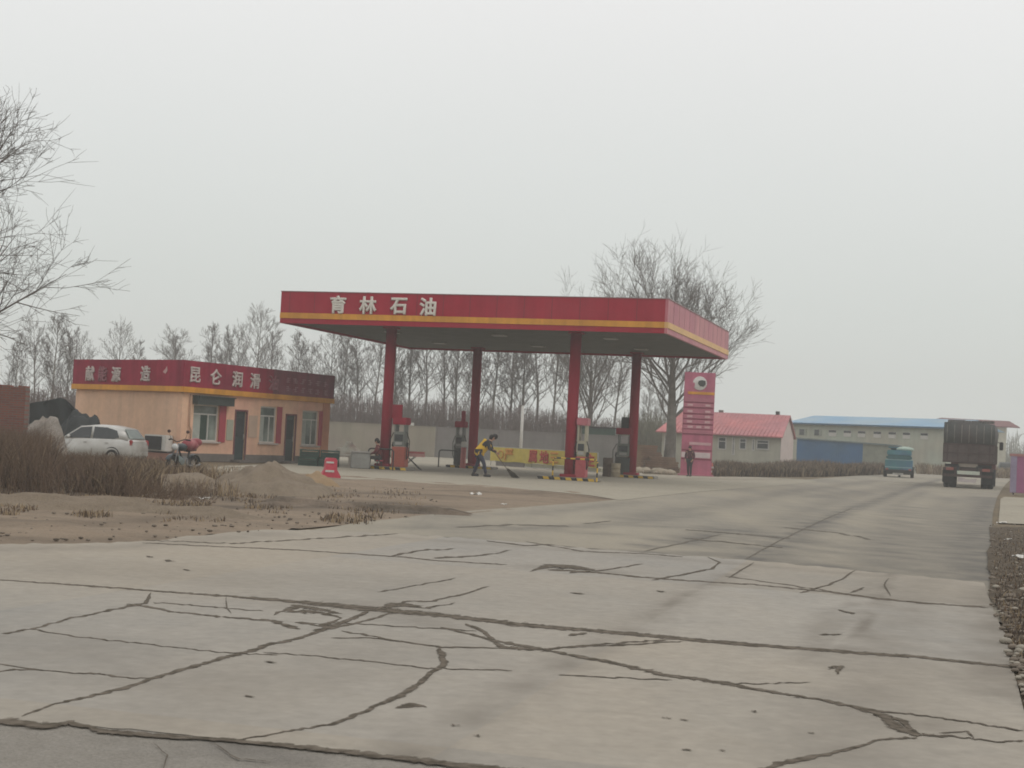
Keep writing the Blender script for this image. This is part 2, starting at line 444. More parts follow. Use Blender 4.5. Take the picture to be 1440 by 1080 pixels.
sheet('old_road_surface', old_px, .0125, m_oldasph, .4, wear=[wl([(0, 1030), (200, 1040), (420, 1065)], .12, .5)])
# the light apron at the right edge and the rough verge below it
sheet('driveway', [(1407, 702), (1412, 699), (1500, 703), (1500, 740), (1404, 736)], .012, m_fore, .6, wear=[wl([(1440, 712), (1500, 716)], .4, .6)])
m_verge = ground_mat('verge_soil', (.10, .076, .052), (.07, .055, .04), (.15, .12, .085), 1.2, 5, 1.0, speck=((.3, .28, .25), 8))
sheet("verge", jag([(1391, 742), (2500, 742), (2700, 1200), (1490, 1170), (1444, 1010), (1432, 950), (1420, 900), (1396, 850), (1388, 800)], 3, 10), .02, m_verge, .3,
      rough=lambda x, y: max(0, noise.noise(Vector((x * 3, y * 3, 0)))) * (.06 if x < 9 else .02))

# cracks and joints: fillings standing a few mm proud, one mesh with ragged edges
ck = MB(); ckw = []
def crack(pix, wpx, taper=True, jitter=1.0, split=7):
    # wpx: apparent thickness (pixels of the photograph), turned into metres on the ground
    pts = []
    for i in range(len(pix) - 1):
        a = Vector(pix[i][:2]); b = Vector(pix[i + 1][:2]); k = max(2, int((b - a).length / split))
        w0 = wpx[i] if isinstance(wpx, (list, tuple)) else wpx; w1 = wpx[i + 1] if isinstance(wpx, (list, tuple)) else wpx
        for j in range(k):
            t = j / k; p = a.lerp(b, t)
            if not (i == 0 and j == 0): p += Vector((random.gauss(0, .9), random.gauss(0, .5))) * jitter
            pts.append((p, w0 + (w1 - w0) * t))
    pts.append((Vector(pix[-1][:2]), wpx[-1] if isinstance(wpx, (list, tuple)) else wpx))
    o = len(ck.v)
    for i, (p, wv) in enumerate(pts):
        g = at(p.x, p.y)
        q1 = pts[min(i + 2, len(pts) - 1)][0]; q0 = pts[max(i - 2, 0)][0]
        g2 = at(q1.x, q1.y) - at(q0.x, q0.y); g2.z = 0
        n = Vector((-g2.y, g2.x, 0)).normalized() if g2.length > 1e-6 else Vector((0, 1, 0))
        d = q1 - q0; pp = d.normalized() if d.length > 0 else Vector((1, 0)); nx, ny = -pp.y, pp.x
        wv = max(wv * .44, 1.05) if wv < 6 else wv * .56
        h = (at(p.x + nx * wv / 2, p.y + ny * wv / 2) - at(p.x - nx * wv / 2, p.y - ny * wv / 2)); h.z = 0
        hw = abs(h.dot(n)) * random.uniform(.85, 1.15)
        if taper and (i == 0 or i == len(pts) - 1): hw *= .25
        z = .0172 + CK[0] + gz(g.x, g.y) + i * 1.2e-5
        for kk, q in enumerate((g + n * hw, g, g - n * hw)):
            ck.v.append((q.x, q.y, z)); ckw.append(1.0 if kk == 1 else 0.0)
    for i in range(len(pts) - 1):
        for k in (0, 1):
            ck.f.append((o + 3 * i + k, o + 3 * i + k + 1, o + 3 * i + k + 4, o + 3 * i + k + 3)); ck.m.append(0); ck.sm.append(False)
    CK[0] += .00008
def crack_build(name, m):
    me = bpy.data.meshes.new(name); me.from_pydata(ck.v, [], ck.f); me.materials.append(m)
    a = me.attributes.new('core', 'FLOAT', 'POINT'); a.data.foreach_set('value', ckw)
    o = bpy.data.objects.new(name, me); C.objects.link(o); o['kind'] = 'structure'
    return o
def crack_mat(name, c1, c2):
    m = bpy.data.materials.new(name); m.use_nodes = True; t = m.node_tree; L = t.links; b = t.nodes['Principled BSDF']
    b.inputs['Roughness'].default_value = .95; b.inputs['Specular IOR Level'].default_value = .1
    g = t.nodes.new('ShaderNodeNewGeometry'); a = t.nodes.new('ShaderNodeAttribute'); a.attribute_name = 'core'
    n = t.nodes.new('ShaderNodeTexNoise'); n.inputs['Scale'].default_value = 9.0; n.inputs['Detail'].default_value = 8; n.inputs['Roughness'].default_value = .82
    L.new(g.outputs['Position'], n.inputs[0])
    m1 = t.nodes.new('ShaderNodeMath'); m1.operation = 'MULTIPLY_ADD'; m1.inputs[1].default_value = 1.7; m1.inputs[2].default_value = -.85
    L.new(n.outputs[0], m1.inputs[0])
    m2 = t.nodes.new('ShaderNodeMath'); m2.operation = 'ADD'; L.new(a.outputs['Fac'], m2.inputs[0]); L.new(m1.outputs[0], m2.inputs[1])
    r1 = t.nodes.new('ShaderNodeMapRange'); r1.inputs[1].default_value = .38; r1.inputs[2].default_value = .66; L.new(m2.outputs[0], r1.inputs[0])
    L.new(r1.outputs[0], b.inputs['Alpha'])
    mx_ = t.nodes.new('ShaderNodeMix'); mx_.data_type = 'RGBA'; mx_.inputs[6].default_value = (*c1, 1); mx_.inputs[7].default_value = (*c2, 1)
    n2 = t.nodes.new('ShaderNodeTexNoise'); n2.inputs['Scale'].default_value = 14; n2.inputs['Detail'].default_value = 4; L.new(g.outputs['Position'], n2.inputs[0])
    r2 = t.nodes.new('ShaderNodeMapRange'); r2.inputs[1].default_value = .38; r2.inputs[2].default_value = .62; L.new(n2.outputs[0], r2.inputs[0]); L.new(r2.outputs[0], mx_.inputs[0])
    L.new(mx_.outputs[2], b.inputs['Base Color'])
    return m
CK = [0.0]
# long joints across the slabs
crack([(-40, 816), (0, 818), (120, 826), (250, 836), (350, 843), (430, 850), (520, 859), (640, 870), (720, 880), (860, 892), (1000, 905), (1150, 917), (1290, 927), (1440, 943)],
      [3, 3, 4, 4.5, 6, 8, 13, 9, 10, 8.5, 8, 7, 6.5, 6.5], jitter=.6)
crack([(200, 765), (300, 770), (430, 776), (545, 784), (570, 786)], [1.5, 2.5, 2.5, 3, 2], jitter=.4)
crack([(560, 784), (610, 790), (713, 796)], [3, 3, 2.5], jitter=.5)
crack([(770, 803), (840, 807), (930, 816), (1060, 824), (1160, 834), (1250, 846), (1390, 857)], [5, 4, 4, 3, 3.5, 4, 2.5], jitter=.6)
crack([(740, 763), (820, 777), (920, 781), (960, 785)], [1.5, 2, 2, 1.5], jitter=.5)
crack([(1020, 812), (1110, 825), (1210, 840), (1300, 851), (1385, 855)], [2.5, 2.5, 2.5, 3, 2], jitter=.6)
crack([(200, 761), (330, 766), (560, 752)], 0.6)
# left slabs
crack([(0, 894), (45, 888), (100, 872), (170, 858), (205, 850), (212, 836)], [4, 5, 4, 5, 8, 6])
crack([(45, 888), (110, 899), (215, 910), (300, 920), (390, 925)], [3, 3, 2.5, 2, 1.5])
crack([(30, 1012), (75, 995), (165, 975), (215, 958), (270, 941), (330, 925), (385, 908), (430, 898), (455, 888), (520, 862)], [5, 5, 7, 6, 7, 8, 7, 6, 8, 7])
crack([(-10, 936), (60, 947), (140, 952), (190, 958), (222, 957)], [2, 3, 3.5, 3, 3])
crack([(-10, 950), (20, 945), (60, 946)], [3, 4, 2])
crack([(180, 852), (250, 864), (330, 872), (380, 875), (420, 888)], [6, 4, 4, 6, 9])
crack([(215, 850), (300, 856), (370, 862)], 1.8)
crack([(318, 842), (318, 858), (325, 866)], 4)
crack([(400, 864), (440, 862), (480, 872), (455, 884), (415, 878)], [5, 7, 6, 8, 5], jitter=1.6)
crack([(385, 868), (420, 855), (450, 860), (480, 866)], [5, 8, 8, 4], jitter=1.6)
crack([(440, 890), (500, 880), (540, 868), (560, 858)], [6, 5, 5, 4])
crack([(470, 878), (560, 884), (640, 888), (670, 891)], 1.8)
crack([(370, 921), (430, 925), (520, 934), (600, 943), (720, 947)], [2.5, 2.5, 3, 2.5, 1.5])
crack([(480, 890), (560, 905), (620, 913), (700, 915)], [3, 4, 4, 3])
crack([(465, 900), (520, 900), (570, 906)], 2)
crack([(325, 1047), (400, 1034), (470, 1022), (500, 1010), (540, 993), (575, 975), (600, 955), (625, 935), (618, 915)], [2.5, 4, 6, 8, 8, 14, 9, 17, 20], jitter=1.4)
crack([(555, 1000), (580, 996), (600, 999)], [4, 10, 3])
crack([(540, 860), (570, 848), (610, 848), (650, 838), (688, 827)], [5, 4, 3.5, 4, 4])
crack([(520, 862), (560, 852), (600, 858), (640, 850)], [4, 10, 4, 1])
crack([(530, 835), (600, 823), (640, 815)], 1.2)
crack([(655, 880), (680, 890), (695, 905), (710, 914), (760, 917), (860, 908), (940, 903)], [8, 7, 8, 10, 5, 4, 3], jitter=1.2)
# right slabs
crack([(620, 885), (690, 903), (780, 920), (860, 935), (930, 952), (1010, 963), (1090, 978), (1155, 988), (1230, 1003), (1310, 1012), (1440, 1032)], [5, 6, 6, 6, 8, 7, 6, 5, 4, 3.5, 4])
crack([(760, 920), (800, 912), (880, 910), (960, 905)], [3, 3, 3.5, 2])
crack([(1000, 962), (1060, 966), (1140, 963)], 2); crack([(785, 953), (870, 957), (945, 960)], 2)
crack([(1060, 1092), (1100, 1078), (1180, 1062), (1240, 1044), (1290, 1042)], [10, 12, 7, 5, 5], jitter=1.5)
crack([(1155, 988), (1200, 998), (1240, 1010), (1262, 1028), (1290, 1040)], [5, 5, 12, 20, 10], jitter=1.6)
crack([(1230, 1008), (1270, 1018), (1290, 1038), (1340, 1040), (1400, 1048), (1440, 1046)], [6, 12, 8, 5, 3, 4], jitter=1.5)
crack([(1320, 1035), (1360, 1033), (1370, 1044)], 4)
crack([(915, 818), (950, 812), (1000, 802), (1012, 793), (995, 785)], [3, 3.5, 5, 6, 4])
crack([(1125, 836), (1165, 825), (1185, 815), (1205, 803)], [6, 4, 4, 3])
crack([(1024, 815), (1060, 793)], 4, jitter=.3)
crack([(800, 808), (850, 803), (905, 795)], [4, 3, 2]); crack([(745, 806), (775, 797), (800, 800), (835, 804)], [4, 8, 9, 4], jitter=1.5)
crack([(545, 785), (590, 776), (640, 773)], [4, 3, 1.5]); crack([(610, 787), (680, 783), (720, 775)], [4, 3, 1.5]); crack([(685, 762), (730, 768), (780, 768)], 1.5)
crack([(1250, 815), (1243, 826), (1252, 840)], 5, jitter=1.5); crack([(1195, 836), (1215, 828)], 5); crack([(1180, 860), (1200, 866)], 6)
crack([(1165, 945), (1182, 940), (1178, 952)], 9, jitter=2); crack([(1150, 895), (1185, 895)], 3); crack([(800, 897), (825, 893)], 6)
# bottom joint against the older surface
crack([(-20, 1018), (10, 1020), (60, 1026), (100, 1022), (150, 1034), (260, 1043), (330, 1047), (420, 1056), (560, 1072), (700, 1088), (860, 1104)], [8, 16, 14, 8, 12, 9, 8, 10, 12, 14, 16], jitter=1.4)
crack([(215, 1050), (235, 1068), (228, 1090)], [2, 4, 3]); crack([(300, 1050), (330, 1072), (380, 1078)], [3, 3, 2])
for px, py, wd in ((238, 791, 18), (262, 804, 10), (210, 785, 8), (350, 984, 16), (938, 1014, 14), (962, 1017, 12), (965, 1060, 14), (1015, 1061, 10), (1140, 1036, 10), (812, 837, 20), (930, 834, 14),
                   (380, 935, 18), (670, 1040, 12), (640, 1025, 14), (1060, 1005, 8), (1120, 985, 9), (90, 760, 10)):
    crack([(px - wd / 2, py - 1), (px, py), (px + wd / 2, py + 1)], [1, 3.5, 1])
crack_build('road_cracks', crack_mat('crack_filling', (.075, .062, .046), (.15, .125, .098)))
# second tone: the asphalt has patch seams of its own
ck = MB(); ckw = []; CK[0] = -.0085
crack([(1046, 788), (1090, 764), (1150, 735), (1200, 714)], [3, 3.5, 2.5, 2], jitter=.5)
crack([(965, 745), (1050, 752), (1110, 758)], [1.5, 2.5, 1.5], jitter=.5); crack([(820, 737), (860, 733)], 2); crack([(560, 752.5), (700, 761), (860, 775), (1060, 790), (1240, 807), (1384, 821)], 1.6, jitter=.4)
crack([(905, 776), (960, 764), (1015, 752)], 1.6); crack([(960, 757), (1040, 765), (1100, 770)], 1.4); crack([(640, 742), (720, 738), (800, 741)], 1.2); crack([(1100, 742), (1180, 750), (1230, 760)], 1.3)
crack_build('road_seams', crack_mat('road_seam', (.12, .105, .085), (.17, .15, .12)))

# ------------------------------------------------------------------ common materials
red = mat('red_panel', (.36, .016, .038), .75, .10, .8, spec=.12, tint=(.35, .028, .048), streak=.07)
red_sheen_fade = mat('sheen_faded_red_panel', (.50, .17, .19), .45, .10, .8, spec=.4, tint=(.43, .12, .16), streak=.12)  # canopy side red: sheen of the bright sky, with fading, painted into the colour
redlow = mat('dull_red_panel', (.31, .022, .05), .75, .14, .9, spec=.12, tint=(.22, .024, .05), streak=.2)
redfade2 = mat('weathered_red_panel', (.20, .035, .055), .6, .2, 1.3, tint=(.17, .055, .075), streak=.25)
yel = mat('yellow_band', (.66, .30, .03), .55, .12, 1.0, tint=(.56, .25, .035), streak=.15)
yel_sheen_fade = mat('sheen_faded_yellow_band', (.68, .42, .17), .5, .1, 1.0)  # canopy side stripe: paler yellow carries the same sky sheen and fading in its colour
white = mat('white_letter', (.66, .62, .56), .6, .12, 4)
dullwhite = mat('dirty_white_letter', (.5, .43, .40), .7, .22, 5)
pinkmark = mat('pink_ghost_letter', (.27, .10, .12), .7, .2, 6)
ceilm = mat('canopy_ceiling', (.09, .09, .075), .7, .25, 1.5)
colred = mat('column_red', (.29, .014, .034), .7, .12, 1.2, spec=.15, streak=.12)
darkm = mat('dark_iron', (.035, .035, .035), .6, .2)
grey = mat('grey_metal', (.2, .2, .2), .5, .15, metal=.2)
ltgrey = mat('light_grey_metal', (.36, .35, .33), .5, .12)
peach = mat('peach_render', (.70, .46, .32), .85, .10, .7, .1, tint=(.65, .42, .28), fine=6, streak=.08)
peach2 = mat('peach_render_front', (.72, .46, .31), .85, .11, .7, .1, tint=(.68, .39, .28), fine=6, streak=.08)
plinth = mat('plinth_grey', (.16, .14, .125), .9, .2)
glass = mat('window_glass', (.10, .125, .11), .12, .25, 1.4, spec=.6, tint=(.26, .30, .26))
glassd = mat('dark_glass', (.03, .035, .037), .1, .2, 1.5, spec=.6)
frw = mat('white_frame', (.55, .53, .49), .5, .1)
doord = mat('dark_green_door', (.028, .045, .045), .45, .2)
rubber = mat('rubber', (.025, .025, .025), .85, .2)
orange = mat('orange_plastic', (.36, .09, .06), .5, .12)
rcone = mat('red_plastic', (.50, .055, .085), .45, .1)
hy = mat('hazard_yellow', (.62, .40, .05), .5, .15); hr = mat('hazard_red', (.33, .035, .04), .5, .15); blk = mat('black_paint', (.03, .03, .03), .5, .2)

# ------------------------------------------------------------------ canopy
K = CAMH and 1.103
NC = Vector((5.67, 53.77, 0)) * K
LC = Vector((-9.54, 58.6, 0)) * K
ctop = CAMH + 210.1 / F * 53.77 * K; cbot = CAMH + 161.6 / F * 53.77 * K
fd = (LC - NC).normalized(); W_ = (LC - NC).length
sdv = Vector((fd.y, -fd.x, 0))
if sdv.y < 0: sdv = -sdv
D_ = 14.28 * K
cr = thing('canopy', 'long red and yellow filling station canopy on four red columns', 'canopy', (NC.x, NC.y, 0))
def cl(s, t, z): return Vector(fd * s + sdv * t) + Vector((0, 0, z))
H_ = ctop - cbot; y0 = cbot + H_ * .155; y1 = cbot + H_ * .33
def fascia(s0, t0, s1, t1, n, mr_, my_, nm):
    a = cl(s0, t0, 0); b = cl(s1, t1, 0)
    def pan(z0, z1, off, m, name):
        mb = MB(); aa = a + n * off; bb = b + n * off
        mb.prism([aa + Vector((0, 0, z0)), bb + Vector((0, 0, z0)), bb + Vector((0, 0, z1)), aa + Vector((0, 0, z1))], -n * (.12 + off))
        return mb.build(name, m, cr)
    pan(y1, ctop, .0, mr_, 'fascia_panel'); pan(y0 , y1, .035, my_, 'fascia_stripe'); pan(cbot, y0, .0, mr_, 'fascia_panel')
fascia(0.121, 0, W_, 0, -sdv, red, yel, 'front')
o_ = fascia(0, 0, 0, D_, -fd, red_sheen_fade, yel_sheen_fade, 'side')
fascia(W_, .121, W_, D_, fd, red, yel, 'left'); fascia(.121, D_, W_ - .121, D_, sdv, red, yel, 'back')
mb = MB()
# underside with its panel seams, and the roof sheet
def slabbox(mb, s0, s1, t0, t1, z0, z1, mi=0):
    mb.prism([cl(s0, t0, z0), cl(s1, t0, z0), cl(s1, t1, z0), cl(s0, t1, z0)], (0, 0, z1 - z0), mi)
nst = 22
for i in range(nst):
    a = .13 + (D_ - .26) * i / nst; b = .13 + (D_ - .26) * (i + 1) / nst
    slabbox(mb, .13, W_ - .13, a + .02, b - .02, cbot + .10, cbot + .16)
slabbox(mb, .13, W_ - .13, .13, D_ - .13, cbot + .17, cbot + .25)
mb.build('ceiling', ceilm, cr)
mb = MB(); slabbox(mb, .13, W_ - .13, .13, D_ - .13, ctop - .25, ctop - .15); mb.build('roof_deck', grey, cr)
for s_ in (3.95 * K, 11.75 * K):
    for t_ in (1.7 * K, 12.6 * K):
        col = MB(); p = cl(s_, t_, 0)
        col.tube([p + Vector((0, 0, .15)), p + Vector((0, 0, cbot + .1))], .24, 20)
        c_ = col.build('column', colred, cr)
        bs = MB(); bs.box(p + Vector((0, 0, .21)), (.7, .7, .12), math.atan2(fd.y, fd.x), bev=.02); bs.build('base_plate', colred, c_)
        cp = MB(); cp.box(p + Vector((0, 0, cbot + .06)), (.6, .6, .07), math.atan2(fd.y, fd.x)); cp.build('cap_plate', colred, c_)
# ceiling lamps
for i in range(3):
    for j in range(2):
        lm = MB(); lm.box(cl(W_ * (.2 + .3 * i), D_ * (.3 + .4 * j), cbot + .07), (.6, .6, .05), math.atan2(fd.y, fd.x)); lm.build('ceiling_lamp', ltgrey, cr)
k_ = 1.3; sdm = mat('seam_dark', (.13, .02, .03), .7, .1)
while k_ < W_ - .3:
    sm_ = MB(); sm_.prism([cl(k_, -.004, y1 + .01), cl(k_ + .022, -.004, y1 + .01), cl(k_ + .022, -.004, ctop - .01), cl(k_, -.004, ctop - .01)], sdv * .002); k_ += 1.22; sm_.build('panel_seam', sdm, cr)
k_ = 1.2
while k_ < D_ - .3:
    sm_ = MB(); sm_.prism([cl(-.004, k_, y1 + .01), cl(-.004, k_ + .022, y1 + .01), cl(-.004, k_ + .022, ctop - .01), cl(-.004, k_, ctop - .01)], fd * .002); k_ += 1.22; sm_.build('panel_seam', sdm, cr)
q = MB(); q.prism([cl(-.03, -.03, ctop), cl(W_ + .03, -.03, ctop), cl(W_ + .03, .1, ctop), cl(-.03, .1, ctop)], (0, 0, .03)); q.prism([cl(-.03, .1, ctop), cl(.1, .1, ctop), cl(.1, D_, ctop), cl(-.03, D_, ctop)], (0, 0, .03)); q.build('edge_trim', mat('trim_grey', (.3, .2, .2), .5, .1), cr)
for px, ch in ((476, '育'), (518, '林'), (561, '石'), (602, '油')):
    a = NC + Vector((0, 0, 0)); s_, z_ = onplane(px, 430.5 if px < 500 else 430.5, NC, fd)
    s_, z_ = onplane(px, 428.5 + (px - 476) * .024, NC, fd)
    text_obj('letter', ch, .80, white, cr, cl(s_, -.045, z_), -fd, -sdv, depth=.05, bold=.026)

# ------------------------------------------------------------------ pump islands, pumps, guards
ang = math.atan2(fd.y, fd.x)
def island(p, label, L=2.6, Wd=1.0, haz=True):
    t = thing('pump_island', label, 'pump island', (p.x, p.y, 0), ang, 'raised pump islands under the canopy')
    mb = MB(); mb.box((0, 0, .075), (L, Wd, .15), bev=.03)
    kerb = mb.build('kerb', mat('island_concrete', (.26, .24, .21), .9, .2), t)
    if haz:
        st = MB()
        n = 10
        for i in range(n):
            x = -L / 2 + .05 + (L - .1) * (i + .5) / n; w2 = (L - .1) / n / 2
            st.prism([(x - w2, -Wd / 2 - .006, .02), (x + w2, -Wd / 2 - .006, .02), (x + w2 + .05, -Wd / 2 - .006, .13), (x - w2 + .05, -Wd / 2 - .006, .13)], (0, .012, 0), i % 2 if i < 4 else 2 + (i % 2))
            st.prism([(x - w2, Wd / 2 - .006, .02), (x + w2, Wd / 2 - .006, .02), (x + w2 + .05, Wd / 2 - .006, .13), (x - w2 + .05, Wd / 2 - .006, .13)], (0, .012, 0), 2 + (i % 2))
        st.build('hazard_stripes', [hr, blk, hy, blk], t)
    return t
def colpos(s_, t_): return NC + fd * s_ * K + sdv * t_ * K
c3 = colpos(3.95, 1.7); c1 = colpos(11.75, 1.7); c4 = colpos(3.95, 12.6); c2 = colpos(11.75, 12.6)
for c, lb, haz in ((c1, 'pump island round the left front column', True), (c3, 'hazard striped pump island round the right front column', True), (c2, 'pump island round the left rear column', True), (c4, 'pump island round the right rear column', True)):
    island(c, lb, haz=haz)

pgreen = mat('pump_grey_green', (.17, .18, .16), .5, .15); pbeige = mat('pump_beige', (.36, .33, .25), .55, .15); pdark = mat('pump_dark', (.06, .065, .06), .5, .2)
def pump(p, label, skirt, body, head, h=2.35, wd=.62, board=None):
    t = thing('fuel_pump', label, 'fuel pump', (p.x, p.y, .15), ang, 'fuel pumps on the islands')
    b = MB(); b.box((0, 0, .45), (wd, .55, .9), bev=.03); b.build('cabinet', skirt, t)
    b = MB(); b.box((0, 0, 1.25), (wd * .86, .5, .66), bev=.03)
    u = b.build('upper_cabinet', body, t)
    for s in (-1, 1):
        q = MB(); q.box((0, s * .255, 1.3), (wd * .62, .02, .3)); q.build('display', glassd, u)
        q = MB(); q.box((wd * .0, s * .255, 1.05), (wd * .5, .02, .12)); q.build('keypad', ltgrey, u)
    for s in (-1, 1): b = MB(); b.box((s * wd * .36, 0, (1.58 + h - .46) / 2), (.07, .4, h - .46 - 1.58)); b.build('mast', body, t)
    b = MB(); b.box((0, 0, h - .3), (wd * 1.1, .56, .32), bev=.03); hd = b.build('header', head, t)
    for s in (-1, 1):
        q = MB(); q.tube([(s * wd * .5, .1, 1.55), (s * wd * .75, .12, 1.2), (s * wd * .72, .12, .5), (s * wd * .55, .1, .35), (s * wd * .56, .05, .9)], .02, 6)
        ho = q.build('hose', rubber, t)
        q = MB(); q.box((s * wd * .55, .05, 1.0), (.06, .09, .2), rot=Matrix.Rotation(.4, 3, 'X')); q.tube([(s * wd * .55, .08, 1.08), (s * wd * .58, .16, .95)], .012, 6); q.build('nozzle', rubber, t)
    if board:
        q = MB(); q.box((board[0], 0, h + .12), (board[1], .08, board[2]), bev=.01); q.build('top_sign', board[3], t)
    return t
def beside(c, px, back=0.0):           # point of the island line (through c, along the canopy front) that lies on pixel column px
    s, z = onplane(px, 650, Vector((c.x, c.y, 0)) + sdv * back, fd)
    return Vector((c.x, c.y, 0)) + sdv * back + fd * s
pump(beside(c1, 562), 'grey fuel pump with orange skirt and red header right of the left front column', orange, pgreen, colred, board=(.25, .5, .62, colred))
pump(beside(c2, 646), 'dark green fuel pump left of the left rear column', pdark, pgreen, colred, h=2.45, wd=.5, board=(-.1, .22, .6, colred))
pump(beside(c3, 818), 'pale fuel pump with pink red lower half behind the right front column', mat('pump_pink', (.40, .08, .09), .55, .15, 4), pbeige, red_sheen_fade, h=2.7, wd=.44)
pump(beside(c4, 877), 'dark worn fuel pump topped by a black box, left of the right rear column', pdark, pgreen, colred, h=2.5, wd=.75, board=(0, .42, .6, darkm))

for dx, z, lb in ((855, 0, 'brown rusty drum standing left of the right rear pump'), (866, 0, 'beige plastic drum between the rusty drum and the right rear pump')):
    g_ = beside(c4, dx, -.5); t = thing('drum', lb, 'drum', (g_.x, g_.y, .012)); hh = .95 if dx < 860 else .7
    q = MB(); q.lathe([(0, 0), (.25, 0), (.26, .03), (.25, hh * .33), (.265, hh * .35), (.25, hh * .37), (.25, hh * .64), (.265, hh * .66), (.25, hh * .68), (.26, hh), (.22, hh), (.21, hh - .03), (0, hh - .03)], n=20)
    q.build('drum_body', mat('drum_rust', (.10, .07, .05), .85, .3, 5) if dx < 860 else mat('drum_beige', (.34, .28, .19), .7, .2, 4), t)
def hoop(p, label, L=1.9, h=.95, rz=ang, stripe=True):
    t = thing('guard_rail', label, 'guard rail', (p.x, p.y, .0), rz, 'tube guard rails in front of the pumps')
    r = .14; pts = [(-L / 2, 0, 0), (-L / 2, 0, h - r)]
    for k in range(1, 5): a = k / 4 * math.pi / 2; pts.append((-L / 2 + r - r * math.cos(a), 0, h - r + r * math.sin(a)))
    for k in range(0, 5): a = k / 4 * math.pi / 2; pts.append((L / 2 - r + r * math.sin(a), 0, h - r + r * math.cos(a)))
    pts.append((L / 2, 0, 0))
    out = []
    for a, b in zip(pts, pts[1:]):
        a = Vector(a); b = Vector(b); n = max(1, round((b - a).length / .22))
        for j in range(n): out.append((a.lerp(b, j / n), a.lerp(b, (j + 1) / n)))
    mb = MB()
    for i, (a, b) in enumerate(out): mb.tube([a, b], .035, 8, (i // 1) % 2 if stripe else 0, cap=False)
    mb.build('rail', [hy, blk] if stripe else [darkm], t)
    for s in (-1, 1):
        q = MB(); q.box((s * L / 2, 0, .012), (.18, .18, .024)); q.build('foot_plate', darkm, t)
    return t
# hoops stand just in front of their islands
hoop(beside(c3, 809, -.75), 'black and yellow tube guard in front of the right front column', L=1.95)
hoop(beside(c1, 535, -.75), 'dark tube guard left of the left front column', L=1.2, h=.92, stripe=False)
hoop(beside(c2, 630, -.7), 'thin black tube guard beside the left rear pump', L=1.05, h=.9, stripe=False)

# pink bollard with a white cap beside the left rear column
t = thing('bollard', 'pinkish red bollard with a square white top beside the left rear column', 'bollard', tuple(beside(c2, 651, -.75)))
b = MB(); b.lathe([(.0, 0), (.17, 0), (.15, .05), (.13, 1.1), (0, 1.1)], n=14); b.build('post', mat('faded_red_post', (.40, .11, .10), .6, .15), t)
b = MB(); b.box((0, 0, 1.25), (.28, .28, .3), bev=.03); b.build('cap', frw, t)
# white pole with a white box at its foot
p = at(731, 656)
t = thing('white_pole', 'slender white pole standing out of a white box behind the sweeper', 'pole', tuple(p))
tp = dep(733, 572, p.y).z
b = MB(); b.tube([(0, 0, 0), (0, 0, tp)], [.10, .085], 12); b.ball((0, 0, tp), .085); b.build('pole', frw, t)
b = MB(); b.box((.1, -.15, .55), (.62, .4, .62), bev=.03); b.build('meter_box', frw, t)
b = MB(); b.box((.1, -.1, .12), (.5, .3, .24)); b.build('box_plinth', grey, t)

